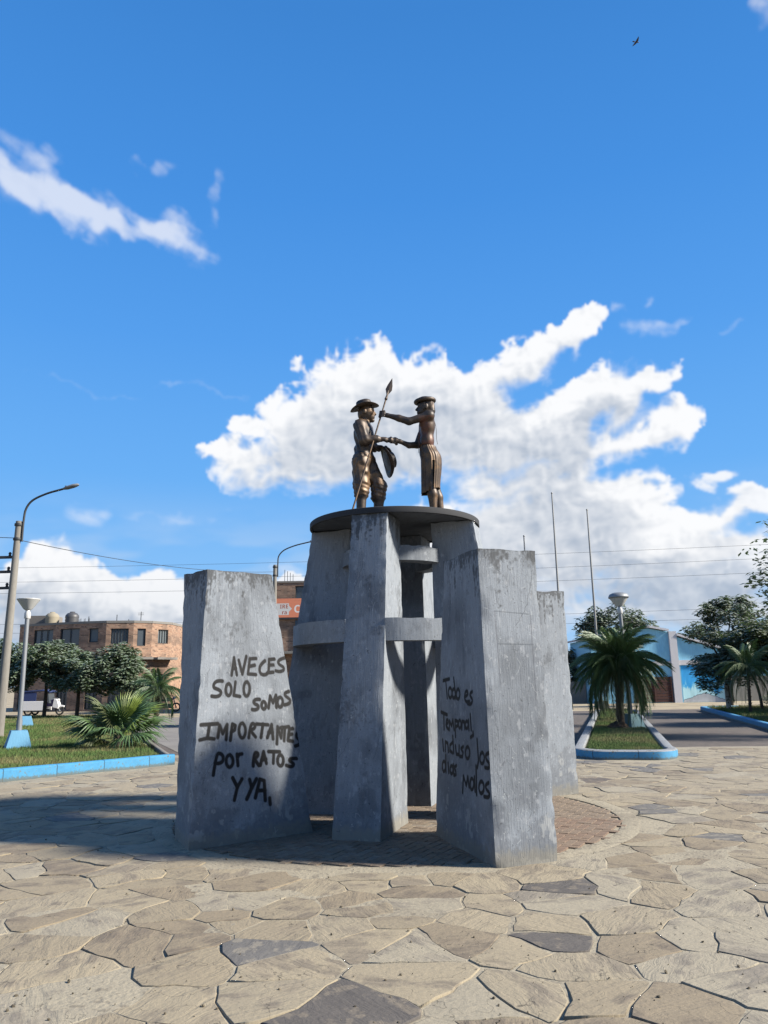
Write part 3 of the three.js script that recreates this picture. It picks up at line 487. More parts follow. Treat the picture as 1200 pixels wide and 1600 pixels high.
// pedestal: four battered piers, two rings of beams, a dark round platform
const pedestal = thing('monument_pedestal', 'tall grey pedestal of four leaning piers under a dark round platform', 'pedestal', [CX, 0, CZ]);
const TH0 = Math.asin(-0.286);
{
  const pierFace = faceMat(faceTexture(0.58, 3.9, 11)), pierSide = faceMat(faceTexture(1.2, 3.9, 13));
  for (let k = 0; k < 4; k++) {
    const g = block([[-0.29, 0, 0.62], [-0.29, 0, 1.84], [0.29, 0, 1.84], [0.29, 0, 0.62]], [[-0.25, 3.92, 0.6], [-0.25, 3.92, 1.2], [0.25, 3.92, 1.2], [0.25, 3.92, 0.6]], { off: k * 0.9 + 0.2, uvFull: k === 0 ? { 1: 1, 2: 1 } : {} });
    const m = mesh('pier', g, k === 0 ? [M.cement, pierFace, pierSide, M.cement, M.cement] : M.cement, pedestal); m.rotation.y = TH0 + k * Math.PI / 2;
  }
  const arc = (r0, r1, y0, y1, a0, a1, n) => {        // bent beam; angle 0 is along the first pier
    const pos = [], uv = [], idx = []; const sec = [[r1, y0], [r1, y1], [r0, y1], [r0, y0]];
    for (let f = 0; f < 4; f++) { const A = sec[f], B = sec[(f + 1) % 4], st = pos.length / 3; for (let i = 0; i <= n; i++) { const a = lerp(a0, a1, i / n), l = a * r1; for (const [p, v] of [[A, 0], [B, Math.hypot(B[0] - A[0], B[1] - A[1])]]) { const j = 0.006 * (n3(a * 9, p[1] * 9, f) - 0.5), chip = f < 2 && p[1] === y1 && p[0] === r1 ? -0.016 * sstep(0.5, 0.8, n2(a * 8 + 3, y0)) : 0; pos.push(Math.sin(a) * (p[0] + j + chip), p[1] + chip, Math.cos(a) * (p[0] + j + chip)); uv.push(l / 3 + f * 0.3, (v + y0) / 3); } } for (let i = 0; i < n; i++) { const k = st + i * 2; idx.push(k, k + 2, k + 1, k + 1, k + 2, k + 3); } }
    for (const e of [0, n]) { const st = pos.length / 3, a = lerp(a0, a1, e / n); for (const p of sec) { pos.push(Math.sin(a) * p[0], p[1], Math.cos(a) * p[0]); uv.push(p[0] / 3, p[1] / 3); } idx.push(st, st + 1, st + 2, st, st + 2, st + 3); }
    const g = new THREE.BufferGeometry(); g.setAttribute('position', new THREE.Float32BufferAttribute(pos, 3)); g.setAttribute('uv', new THREE.Float32BufferAttribute(uv, 2)); g.setIndex(idx); g.computeVertexNormals(); return g;
  };
  const lowA = Math.asin(0.26 / 1.46), hiA = Math.asin(0.24 / 0.74);
  for (let k = 0; k < 4; k++) {
    const m = mesh('ring_beam', arc(1.2, 1.462, 2.235, 2.515, lowA, Math.PI / 2 - lowA, 22), M.cement, pedestal); m.rotation.y = TH0 + k * Math.PI / 2;
    const u = mesh('upper_beam', arc(0.52, 0.76, 3.345, 3.55, hiA, Math.PI / 2 - hiA, 14), M.cement, pedestal); u.rotation.y = TH0 + k * Math.PI / 2;
  }
  const prof = [[0, 3.924], [1.2, 3.924], [1.215, 3.93], [1.222, 3.945], [1.222, 3.965], [1.212, 3.974], [0, 3.978]].map(([x, y]) => new THREE.Vector2(x, y));
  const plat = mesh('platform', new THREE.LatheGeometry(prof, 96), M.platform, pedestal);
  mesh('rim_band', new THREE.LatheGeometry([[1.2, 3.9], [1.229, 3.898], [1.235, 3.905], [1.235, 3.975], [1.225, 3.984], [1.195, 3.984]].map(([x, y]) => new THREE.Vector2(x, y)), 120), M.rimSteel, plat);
}

// ---------------------------------------------------------------- bronze figures: distance fields meshed by surface nets
function surfaceNet(f, lo, hi, cell) {
  const nx = Math.ceil((hi[0] - lo[0]) / cell) + 1, ny = Math.ceil((hi[1] - lo[1]) / cell) + 1, nz = Math.ceil((hi[2] - lo[2]) / cell) + 1;
  const F = new Float32Array(nx * ny * nz), id = (x, y, z) => x + nx * (y + ny * z);
  // coarse pass first: skip blocks that are far from the skin
  const B = 4; F.fill(1);
  for (let z = 0; z < nz; z += B) for (let y = 0; y < ny; y += B) for (let x = 0; x < nx; x += B) {
    const c = f(lo[0] + (x + B / 2) * cell, lo[1] + (y + B / 2) * cell, lo[2] + (z + B / 2) * cell), far = Math.abs(c) > cell * B * 1.9;
    for (let k = z; k < Math.min(nz, z + B); k++) for (let j = y; j < Math.min(ny, y + B); j++) for (let i = x; i < Math.min(nx, x + B); i++) F[id(i, j, k)] = far ? c : f(lo[0] + i * cell, lo[1] + j * cell, lo[2] + k * cell);
  }
  const vid = new Int32Array(nx * ny * nz).fill(-1), pos = [], idx = [];
  for (let z = 0; z < nz - 1; z++) for (let y = 0; y < ny - 1; y++) for (let x = 0; x < nx - 1; x++) {
    let m = 0, sx = 0, sy = 0, sz = 0, n = 0; const v = [];
    for (let c = 0; c < 8; c++) { const q = F[id(x + (c & 1), y + (c >> 1 & 1), z + (c >> 2 & 1))]; v.push(q); if (q < 0) m |= 1 << c; }
    if (m === 0 || m === 255) continue;
    for (const [a, b] of NET) { if ((v[a] < 0) !== (v[b] < 0)) { const t = v[a] / (v[a] - v[b]); sx += (a & 1) + t * ((b & 1) - (a & 1)); sy += (a >> 1 & 1) + t * ((b >> 1 & 1) - (a >> 1 & 1)); sz += (a >> 2 & 1) + t * ((b >> 2 & 1) - (a >> 2 & 1)); n++; } }
    vid[id(x, y, z)] = pos.length / 3; pos.push(lo[0] + (x + sx / n) * cell, lo[1] + (y + sy / n) * cell, lo[2] + (z + sz / n) * cell);
  }
  const quad = (a, b, c, d, flip) => { if (a < 0 || b < 0 || c < 0 || d < 0) return; flip ? idx.push(a, c, b, a, d, c) : idx.push(a, b, c, a, c, d); };
  for (let z = 1; z < nz - 1; z++) for (let y = 1; y < ny - 1; y++) for (let x = 1; x < nx - 1; x++) {
    const s = F[id(x, y, z)] < 0;
    if (s !== F[id(x + 1, y, z)] < 0) quad(vid[id(x, y - 1, z - 1)], vid[id(x, y, z - 1)], vid[id(x, y, z)], vid[id(x, y - 1, z)], !s);
    if (s !== F[id(x, y + 1, z)] < 0) quad(vid[id(x - 1, y, z - 1)], vid[id(x - 1, y, z)], vid[id(x, y, z)], vid[id(x, y, z - 1)], !s);
    if (s !== F[id(x, y, z + 1)] < 0) quad(vid[id(x - 1, y - 1, z)], vid[id(x, y - 1, z)], vid[id(x, y, z)], vid[id(x - 1, y, z)], !s);
  }
  const g = new THREE.BufferGeometry(); g.setAttribute('position', new THREE.Float32BufferAttribute(pos, 3)); g.setIndex(idx);
  g.computeVertexNormals(); return g;
}
const NET = [[0, 1], [2, 3], [4, 5], [6, 7], [0, 2], [1, 3], [4, 6], [5, 7], [0, 4], [1, 5], [2, 6], [3, 7]];
const smin = (a, b, k) => { const h = clamp(0.5 + 0.5 * (b - a) / k); return lerp(b, a, h) - k * h * (1 - h); };
const bone = (a, b, ra, rb) => { const [ax, ay, az] = a, dx = b[0] - ax, dy = b[1] - ay, dz = b[2] - az, L = dx * dx + dy * dy + dz * dz; return (x, y, z) => { const t = clamp(((x - ax) * dx + (y - ay) * dy + (z - az) * dz) / L); const u = x - ax - dx * t, v = y - ay - dy * t, w = z - az - dz * t; return Math.sqrt(u * u + v * v + w * w) - (ra + (rb - ra) * t); }; };
const ball = (c, r) => { const m = Math.min(...r); return (x, y, z) => { const a = (x - c[0]) / r[0], b = (y - c[1]) / r[1], d = (z - c[2]) / r[2], k = Math.sqrt(a * a + b * b + d * d), e = a / r[0], g = b / r[1], h = d / r[2]; return k < 1e-6 ? -m : k * (k - 1) / Math.sqrt(e * e + g * g + h * h); }; };
// figures are laid out in units of S metres: x to the right, y up from the platform, z to the near side
const S = 0.00166;
function joined(list) { const far = list.map((p) => p); return (x, y, z) => { let d = 1e9; for (const [f, k] of far) { const v = f(x, y, z); d = d > 1e8 ? v : (v - d > k && d < v ? d : smin(d, v, k)); } return d; }; }
function bronzeColours(g, pick) {
  const p = g.attributes.position, c = new Float32Array(p.count * 3);
  for (let i = 0; i < p.count; i++) { const x = p.getX(i) / S, y = p.getY(i) / S, z = p.getZ(i) / S; const k = pick(x, y, z); c.set(k, i * 3); }
  g.setAttribute('color', new THREE.BufferAttribute(c, 3)); return g;
}
M.bronze = new THREE.MeshStandardMaterial({ vertexColors: true, metalness: 0.4, roughness: 0.5 });
const DARKB = [0.03, 0.024, 0.02], GOLD = [0.115, 0.068, 0.034], REDB = [0.095, 0.04, 0.028], MIDB = [0.058, 0.04, 0.028];
const patina = (a, b, x, y, z, s = 0) => { const n = 0.6 * n3(x / 55 + s, y / 55, z / 55) + 0.4 * n3(x / 14 + s, y / 14, z / 14); return mix3(a, b, sstep(0.35, 0.68, n)); };
function hand(list, wrist, palm, dir, curl, up, sgn) {           // palm with four fingers and a thumb; dir: where fingers point, curl: where they bend to
  const v = (a) => new THREE.Vector3(...a), W = v(wrist), Pm = v(palm), D = v(dir).normalize(), C = v(curl).normalize(), U = v(up).normalize();
  list.push([bone(wrist, palm, 20, 23), 12], [bone(Pm.clone().addScaledVector(U, 13).toArray(), Pm.clone().addScaledVector(U, -13).addScaledVector(D, 4).toArray(), 17, 16), 10]);
  [[18, 30, 24], [6, 36, 28], [-6, 34, 26], [-18, 26, 20]].forEach(([o, l1, l2]) => {
    const a = Pm.clone().addScaledVector(U, o).addScaledVector(D, 12), b = a.clone().addScaledVector(D, l1), c = b.clone().addScaledVector(D, l2 * 0.35).addScaledVector(C, l2);
    list.push([bone(a.toArray(), b.toArray(), 7.5, 6.5), 5], [bone(b.toArray(), c.toArray(), 6.5, 5.5), 3]);
  });
  const t0 = W.clone().lerp(Pm, 0.6).addScaledVector(U, 16 * sgn), t1 = t0.clone().addScaledVector(D, 20).addScaledVector(U, 14 * sgn).addScaledVector(C, 8), t2 = t1.clone().addScaledVector(D, 20).addScaledVector(C, 14);
  list.push([bone(t0.toArray(), t1.toArray(), 9, 8), 6], [bone(t1.toArray(), t2.toArray(), 8, 6), 4]);
}
const scaled = (f) => (x, y, z) => f(x / S, y / S, z / S) * S;
function figureMesh(body, boxes, parent, pick) {
  // boxes: [lo, hi, cell] in units; later boxes are finer and cut their room out of the first
  const f = scaled(body), geos = boxes.map(([lo, hi, cell], k) => {
    const cut = k === 0 ? (x, y, z) => { let d = f(x, y, z); for (const [l, h] of boxes.slice(1)) { const m = Math.max(l[0] * S + 0.012 - x, x - h[0] * S + 0.012, l[1] * S + 0.012 - y, y - h[1] * S + 0.012, l[2] * S + 0.012 - z, z - h[2] * S + 0.012); d = Math.max(d, -m); } return d; } : f;
    return surfaceNet(cut, lo.map((v) => v * S), hi.map((v) => v * S), cell);
  });
  const g = mergeGeometries(geos); bronzeColours(g, pick); return mesh('body', g, M.bronze, parent);
}
const FY = 3.978, FZ = -10.8;
// coordinates below: X = cx - 270 (man) from the sketch, Y = 1437 - cy
const pt = (cx, cy, z) => [cx - 270, 1437 - cy, z];
{
  const man = thing('bronze_statue', 'bronze statue of a man in brimmed hat and baggy trousers, on the platform', 'statue', [-0.305, FY, FZ]);
  const L = [];
  L.push([ball(pt(282, 610, 0), [92, 136, 110]), 20], [ball(pt(280, 760, 0), [86, 100, 102]), 30], [bone(pt(268, 835, 20), pt(296, 835, -20), 76, 76), 25]);
  L.push([bone(pt(262, 530, 62), pt(305, 530, -62), 50, 50), 35], [bone(pt(288, 515, 0), pt(305, 440, 0), 42, 38), 20]);
  // near arm (sleeve) and forearm
  L.push([bone(pt(246, 545, 84), pt(288, 695, 112), 55, 49), 22], [bone(pt(288, 695, 112), pt(400, 682, 102), 46, 36), 14], [bone(pt(400, 682, 102), pt(478, 683, 86), 24, 20), 6]);
  hand(L, pt(478, 683, 86), pt(522, 688, 76), [1, -0.12, -0.15], [0.2, -0.5, -0.8], [0, 1, 0.2], 1);
  L.push([bone(pt(318, 550, -78), pt(368, 702, -88), 46, 40), 20], [bone(pt(368, 702, -88), pt(440, 722, -50), 38, 27), 12]);
  hand(L, pt(440, 722, -50), pt(474, 728, -34), [1, -0.2, 0.3], [0.1, -1, 0.1], [0, 0.2, 1], -1);
  // legs: baggy trousers gathered below the knee, boots
  L.push([bone(pt(254, 870, 48), pt(258, 1085, 56), 80, 70), 30], [bone(pt(258, 1085, 56), pt(258, 1165, 56), 70, 66), 20], [bone(pt(258, 1175, 56), pt(252, 1350, 56), 46, 40), 10], [bone(pt(252, 1390, 56), pt(318, 1412, 66), 32, 24), 14]);
  L.push([bone(pt(312, 870, -46), pt(412, 1085, -46), 80, 70), 30], [bone(pt(412, 1085, -46), pt(404, 1175, -46), 70, 66), 20], [bone(pt(412, 1185, -46), pt(400, 1350, -46), 48, 40), 10], [bone(pt(400, 1390, -46), pt(468, 1412, -40), 32, 24), 14]);
  // head: skull, jaw, brow, nose, lips, ears, hair
  L.push([ball(pt(312, 388, 0), [64, 84, 60]), 14], [ball(pt(338, 436, 0), [46, 46, 44]), 18], [bone(pt(362, 372, 24), pt(362, 372, -24), 15, 15), 12], [bone(pt(368, 382, 0), pt(386, 412, 0), 9, 13), 8], [bone(pt(372, 438, 12), pt(372, 438, -12), 8, 8), 6], [bone(pt(368, 452, 10), pt(368, 452, -10), 8, 8), 6], [ball(pt(360, 474, 0), [22, 16, 22]), 10], [ball(pt(292, 400, 60), [16, 27, 9]), 5], [ball(pt(292, 400, -60), [16, 27, 9]), 5], [ball(pt(268, 410, 0), [40, 60, 54]), 12], [ball(pt(350, 410, 34), [22, 18, 16]), 10], [ball(pt(350, 410, -34), [22, 18, 16]), 10]);
  // collar and belt
  L.push([bone(pt(262, 482, 32), pt(330, 508, 38), 15, 13), 8], [bone(pt(262, 482, -32), pt(330, 508, -38), 15, 13), 8]);
  const base = joined(L), eyes = [ball(pt(372, 393, 22), [14, 10, 11]), ball(pt(372, 393, -22), [14, 10, 11])];
  const body = (x, y, z) => {
    let d = base(x, y, z); for (const e of eyes) d = Math.max(d, -e(x, y, z));
    if (y < 590 && y > 240 && d < 14) d += 5 * Math.sin(y * 0.07 + Math.sin(x * 0.03 + z * 0.04) * 3) * n3(x / 40, y / 60, z / 40) + (y < 380 ? 2.6 * Math.sin(y * 0.16 + x * 0.05 + z * 0.02) * sstep(400, 330, y) : 0) + 3 * Math.sin(x * 0.09 + z * 0.09 + y * 0.02);
    if (y >= 600 && y < 940 && d < 14) { d += 6 * Math.sin(x * 0.11 + y * 0.05 + z * 0.06 + 4 * n3(x / 60, y / 60, z / 60)) * n3(x / 70 + 4, y / 70, z / 70); const belt = Math.abs(y - 622); if (belt < 12) d -= 4 * (1 - belt / 12); }
    return Math.max(d, -y + 1);
  };
  figureMesh(body, [[[-110, -6, -170], [330, 1195, 190], 0.0105], [pt(470, 770, 10), pt(625, 620, 140), 0.0042], [pt(225, 500, -80), pt(412, 300, 82), 0.0052]], man, (x, y, z) => y > 940 ? patina(MIDB, GOLD, x, y, z, 3) : y > 630 ? patina(DARKB, MIDB, x, y, z) : y > 250 ? patina(z > 5 ? MIDB : DARKB, GOLD, x, y, z, 9) : patina(DARKB, MIDB, x, y, z, 5));
  // hat on his head: round crown with a dent, wide brim that rolls up at the sides
  const hat = (rb, rc, hc) => {
    const prof = [[0, hc * 0.86], [rc * 0.35, hc * 0.92], [rc * 0.72, hc], [rc * 0.92, hc * 0.86], [rc, hc * 0.5], [rc * 1.04, 10], [rc * 1.12, 3], [rb * 0.75, 0], [rb * 0.96, 5], [rb, 9], [rb * 0.97, 13], [rb * 0.74, 8], [rc * 1.0, 4], [0, 4]].map(([x, y]) => new THREE.Vector2(x * S, y * S));
    const g = new THREE.LatheGeometry(prof, 56), p = g.attributes.position; for (let i = 0; i < p.count; i++) { const x = p.getX(i), z = p.getZ(i), r = Math.hypot(x, z) || 1e-9, o = Math.max(0, r - rc * S * 1.1); p.setY(i, p.getY(i) + o * 0.3 * (z / r) ** 2 - o * 0.3 * (x / r) ** 2 + 0.004 * (n2(x * 30 + 5, z * 30) - 0.5)); p.setX(i, x * 1.1); p.setZ(i, z * 0.94); }
    g.computeVertexNormals(); return bronzeColours(g, (x, y, z) => patina(DARKB, MIDB, x, y, z, 1));
  };
  const h1 = mesh('hat', hat(122, 66, 74), M.bronze, man); h1.position.set(...pt(292, 352, 0).map((v) => v * S)); h1.rotation.set(0.06, 0, 0.2);
  const hb = mesh('hat_band', bronzeColours(new THREE.TorusGeometry(68 * S, 6 * S, 8, 40), () => DARKB), M.bronze, h1); hb.rotation.x = Math.PI / 2; hb.scale.set(1.1, 0.94, 1); hb.position.y = 16 * S;
  const h2_ = mesh('held_hat', hat(138, 74, 84), M.bronze, man); h2_.position.set(...pt(478, 850, -36).map((v) => v * S)); h2_.rotation.set(0.3, 0.35, -1.32);
}
{
  const wp = (cx, cy, z) => [cx - 880, 1437 - cy, z];
  const war = thing('bronze_statue', 'bronze statue of a bare-chested man in long loincloth and headband, holding a spear', 'statue', [0.708, FY, FZ]);
  const L = [];
  L.push([ball(wp(858, 535, 0), [72, 115, 98]), 20], [ball(wp(845, 520, 40), [62, 60, 50]), 20], [ball(wp(845, 520, -40), [62, 60, 50]), 20], [ball(wp(852, 680, 0), [66, 95, 80]), 35], [ball(wp(886, 815, 0), [72, 80, 84]), 35]);
  L.push([bone(wp(868, 455, 66), wp(858, 455, -66), 46, 46), 30], [bone(wp(862, 460, 0), wp(848, 400, 0), 36, 33), 18]);
  const grip = wp(452, 446, 90), gripW = wp(498, 458, 92);
  L.push([ball(wp(872, 462, 88), [48, 46, 40]), 24], [bone(wp(868, 465, 92), wp(690, 520, 98), 40, 33), 20], [bone(wp(690, 520, 98), wp(600, 488, 96), 34, 31), 14], [bone(wp(600, 488, 96), gripW, 30, 19), 12]);
  // closed hand round the shaft
  L.push([bone(gripW, grip, 20, 20), 10]);
  for (let k = 0; k < 4; k++) { const y = 470 - k * 15, a = wp(446 + k * 3.4, y, 108), b = wp(424 + k * 3.4, y - 2, 100), c = wp(424 + k * 3.4, y, 76); L.push([bone(wp(466 + k * 2, y - 3, 106), a, 9, 8), 6], [bone(a, b, 8, 7.5), 3], [bone(b, c, 7.5, 6), 3]); }
  L.push([bone(wp(474, 430, 88), wp(450, 414, 78), 10, 8), 6], [bone(wp(450, 414, 78), wp(432, 420, 86), 8, 6.5), 3]);
  L.push([ball(wp(850, 470, -88), [46, 48, 38]), 24], [bone(wp(846, 480, -90), wp(766, 690, -62), 40, 32), 18], [bone(wp(766, 690, -62), wp(690, 708, -14), 32, 28), 12], [bone(wp(690, 708, -14), wp(605, 690, 48), 27, 18), 10]);
  hand(L, wp(605, 690, 48), wp(568, 684, 58), [-1, 0.1, 0.15], [-0.2, -0.6, 0.7], [0, 1, -0.2], 1);
  L.push([bone(wp(872, 850, 40), wp(868, 1085, 40), 58, 44), 25], [bone(wp(868, 1085, 40), wp(884, 1180, 45), 47, 45), 18], [bone(wp(884, 1180, 45), wp(890, 1370, 45), 45, 26), 14], [bone(wp(888, 1398, 45), wp(815, 1418, 52), 26, 18), 14]);
  L.push([bone(wp(898, 850, -40), wp(904, 1085, -40), 58, 44), 25], [bone(wp(904, 1085, -40), wp(938, 1190, -45), 47, 44), 18], [bone(wp(938, 1190, -45), wp(962, 1370, -45), 44, 26), 14], [bone(wp(960, 1398, -45), wp(890, 1418, -40), 26, 18), 14]);
  // head faces left
  L.push([ball(wp(842, 345, 0), [60, 80, 58]), 14], [ball(wp(808, 398, 0), [40, 40, 40]), 16], [bone(wp(790, 335, 22), wp(790, 335, -22), 13, 13), 12], [bone(wp(782, 348, 0), wp(764, 376, 0), 8, 12), 8], [bone(wp(776, 402, 11), wp(776, 402, -11), 8, 8), 6], [bone(wp(778, 414, 10), wp(778, 414, -10), 8, 8), 6], [ball(wp(788, 432, 0), [20, 15, 20]), 10], [ball(wp(848, 360, 57), [15, 26, 9]), 5], [ball(wp(848, 360, -57), [15, 26, 9]), 5]);
  L.push([bone(wp(870, 320, 0), wp(892, 392, 0), 58, 42), 10], [bone(wp(832, 325, 56), wp(828, 385, 54), 9, 7), 4], [bone(wp(832, 325, -56), wp(828, 385, -54), 9, 7), 4]);
  const base = joined(L), eyes = [ball(wp(778, 358, 21), [13, 10, 11]), ball(wp(778, 358, -21), [13, 10, 11])];
  const body = (x, y, z) => {
    let d = base(x, y, z); for (const e of eyes) d = Math.max(d, -e(x, y, z));
    if (y > 620 && y < 960 && Math.abs(x + 25) < 90 && d < 12) { const sp = x > 20 ? 5 * Math.exp(-(z * z) / 220) : 0; d += sp; d += 3 * Math.exp(-((y - 880) ** 2) / 150) * (x < -40 ? 1 : 0); d += 1.6 * Math.sin(y * 0.11) * (x < -40 ? 1 : 0) * sstep(850, 700, y); }
    if (y > 1040 && x > -40 && d < 8) d += 1.6 * Math.sin(z * 0.22 + y * 0.04);
    return Math.max(d, -y + 1);
  };
  figureMesh(body, [[[-500, -6, -160], [110, 1195, 160], 0.0105], [wp(408, 500, 40), wp(520, 385, 132), 0.0042], [wp(480, 760, 14), wp(618, 620, 110), 0.0042], [wp(742, 452, -76), wp(950, 290, 76), 0.0052]], war, (x, y, z) => y < 260 ? patina(MIDB, GOLD, x, y, z, 2) : (y > 680 && y < 960 && x > -110) ? patina(REDB, MIDB, x, y, z, 6) : patina(MIDB, DARKB, x, y, z, 4));
  // loincloth: folded cloth from the waist to the shins, open along the near side
  {
    const nA = 90, nY = 44, pos = [], idx = [];
    for (let side = 0; side < 2; side++) for (let j = 0; j <= nY; j++) for (let i = 0; i <= nA; i++) {
      const t = j / nY, a = i / nA * Math.PI * 2 + 1.35, cy = 735 + t * (412 + 26 * Math.cos(a) * -1), rx = lerp(74, 90, sstep(0, 0.2, t)) * (1 - 0.12 * sstep(0.35, 1, t)), rz = lerp(88, 112, sstep(0, 0.2, t)) * (1 - 0.1 * sstep(0.3, 1, t)), fold = 1 + (0.02 + 0.055 * t) * Math.sin(a * 9 + Math.sin(a * 3) * 1.5 + t) + 0.02 * Math.sin(a * 23 + t * 4);
      const cx = lerp(856, 884, sstep(0, 0.3, t)) - 10 * sstep(0.4, 1, t), off = side ? -5 : 0, gap = i === 0 || i === nA ? 0 : 0;
      const x = cx + Math.cos(a) * (rx * fold + off) - (Math.cos(a) < -0.7 ? 10 * t : 0), z = Math.sin(a) * (rz * fold + off) + gap;
      pos.push(...wp(x, cy, z).map((v) => v * S));
    }
    const row = nA + 1, off = row * (nY + 1);
    for (let j = 0; j < nY; j++) for (let i = 0; i < nA; i++) { if (j > nY * 0.36 && (i < 2 + (j - nY * 0.36) * 0.12 || i > nA - 2)) continue; const a = j * row + i; idx.push(a, a + 1, a + row, a + 1, a + row + 1, a + row); const b = a + off; idx.push(b, b + row, b + 1, b + 1, b + row, b + row + 1); }
    for (let i = 0; i < nA; i++) { const a = nY * row + i, b = a + off; idx.push(a, a + 1, b, a + 1, b + 1, b); }
    const g = new THREE.BufferGeometry(); g.setAttribute('position', new THREE.Float32BufferAttribute(pos, 3)); g.setIndex(idx); g.computeVertexNormals();
    mesh('loincloth', bronzeColours(g, (x, y, z) => patina(MIDB, GOLD, x, y, z, 8)), M.bronze, war);
  }
  const band = mesh('headband', bronzeColours(new THREE.TorusGeometry(74 * S, 19 * S, 12, 48), (x, y, z) => patina(DARKB, MIDB, x, y, z)), M.bronze, war); band.position.set(...wp(842, 296, 0).map((v) => v * S)); band.rotation.set(Math.PI / 2, 0.08, 0); band.scale.set(1.1, 0.98, 1);
  const crown = mesh('cap', bronzeColours(new THREE.SphereGeometry(74 * S, 36, 12, 0, 6.2832, 0, 1.45), (x, y, z) => patina(DARKB, MIDB, x, y, z, 2)), M.bronze, war); crown.position.set(...wp(842, 298, 0).map((v) => v * S)); crown.scale.set(1.08, 0.62, 0.97);
  // necklace cord and hip cord
  const cord = (pts, r) => bronzeColours(new THREE.TubeGeometry(new THREE.CatmullRomCurve3(pts.map((p) => new THREE.Vector3(...wp(...p).map((v) => v * S)))), 24, r * S, 5), () => DARKB);
  mesh('chest_cord', cord([[905, 440, 60], [800, 480, 92], [776, 600, 60], [770, 700, 40], [772, 800, 44]], 2.2), M.bronze, war);
  mesh('back_cord', cord([[918, 470, 20], [934, 560, 30], [936, 660, 30], [942, 720, 40]], 2.2), M.bronze, war);
  // spear: shaft with collar, leaf-shaped head with a raised middle
  const at = (cy) => { const t = (cy - 75) / 985; return new THREE.Vector3(...wp(548 - 278 * t, cy, 20 + 172 * t).map((v) => v * S)); };
  const spear = new THREE.Group(); spear.name = 'spear'; war.add(spear);
  const A = at(1432), B = at(285), tip = at(72), ax = tip.clone().sub(A).normalize(), len = B.distanceTo(A), q4 = new THREE.Quaternion().setFromUnitVectors(new THREE.Vector3(0, 1, 0), ax);
  const sh = new THREE.CylinderGeometry(7.2 * S, 8.2 * S, len, 12, 24); { const p = sh.attributes.position; for (let i = 0; i < p.count; i++) { const k = 1 + 0.1 * (n2(p.getY(i) * 12, 3) - 0.5); p.setX(i, p.getX(i) * k); p.setZ(i, p.getZ(i) * k); } }
  const shaft = mesh('shaft', bronzeColours(sh, (x, y, z) => patina(MIDB, GOLD, x * 3, y, z * 3, 2)), M.bronze, spear); shaft.position.copy(A.clone().add(B).multiplyScalar(0.5)); shaft.quaternion.copy(q4);
  const col = mesh('collar', bronzeColours(new THREE.LatheGeometry([[0, -14], [12, -12], [14, 0], [11, 8], [10, 26], [0, 28]].map(([x, y]) => new THREE.Vector2(x * S, y * S)), 14), () => MIDB), M.bronze, spear); col.position.copy(B); col.quaternion.copy(q4);
  const HL = tip.distanceTo(B), hp = [[0, 0.06, 5], [0, 0.2, 9], [1, 0.42, 30], [0, 0.62, 24], [0, 0.82, 12], [0, 1, 0.6]], hpos = [], hidx = [];
  hp.forEach(([, t, w]) => { hpos.push(-w * S, t * HL, 0, 0, t * HL, 7 * S * (1 - t * 0.8), w * S, t * HL, 0, 0, t * HL, -7 * S * (1 - t * 0.8)); });
  for (let k = 0; k < hp.length - 1; k++) for (let m = 0; m < 4; m++) { const a = k * 4 + m, b = k * 4 + (m + 1) % 4; hidx.push(a, b, a + 4, b, b + 4, a + 4); }
  let hg = new THREE.BufferGeometry(); hg.setAttribute('position', new THREE.Float32BufferAttribute(hpos, 3)); hg.setIndex(hidx); hg = hg.toNonIndexed(); hg.computeVertexNormals();
  const head = mesh('spearhead', bronzeColours(hg, (x, y, z) => patina(DARKB, MIDB, x, y, z)), M.bronze, spear); head.position.copy(B); head.quaternion.copy(q4);
}

// ---------------------------------------------------------------- plants
M.leaf = new THREE.MeshPhysicalMaterial({ color: 0xffffff, vertexColors: true, roughness: 0.75, transmission: 0.5, thickness: 0, side: THREE.DoubleSide });
const barkMap = tex(256, 256, (u, v) => { const a = f2(u * 20, v * 6, 4, 20, 6); return mul3(mix3([0.42, 0.36, 0.3], [0.27, 0.23, 0.19], a), 0.9 + n2(u * 100, v * 60, 100, 60) * 0.2); });
M.bark = std(0xffffff, { map: barkMap, bumpMap: barkMap, bumpScale: 0.02, roughness: 1 });
const whiteWash = tex(256, 256, (u, v) => { const a = f2(u * 14, v * 10, 4, 14, 10); return mix3([0.8, 0.79, 0.75], [0.42, 0.37, 0.31], sstep(0.52, 0.68, a)); });
M.whitewash = std(0xffffff, { map: whiteWash, roughness: 1 });
function limb(pts, r0, r1, seg = 8) {
  const c = new THREE.CatmullRomCurve3(pts.map((p) => new THREE.Vector3(...p))), n = Math.max(4, pts.length * 4), g = new THREE.TubeGeometry(c, n, 1, seg), p = g.attributes.position;
  for (let i = 0; i <= n; i++) { const o = c.getPointAt(i / n), r = lerp(r0, r1, i / n) * (0.93 + 0.14 * n2(i * 0.7 + r0 * 99, 2)); for (let k = 0; k <= seg; k++) { const j = i * (seg + 1) + k; p.setXYZ(j, o.x + (p.getX(j) - o.x) * r, o.y + (p.getY(j) - o.y) * r, o.z + (p.getZ(j) - o.z) * r); } }
  g.computeVertexNormals(); return g;
}
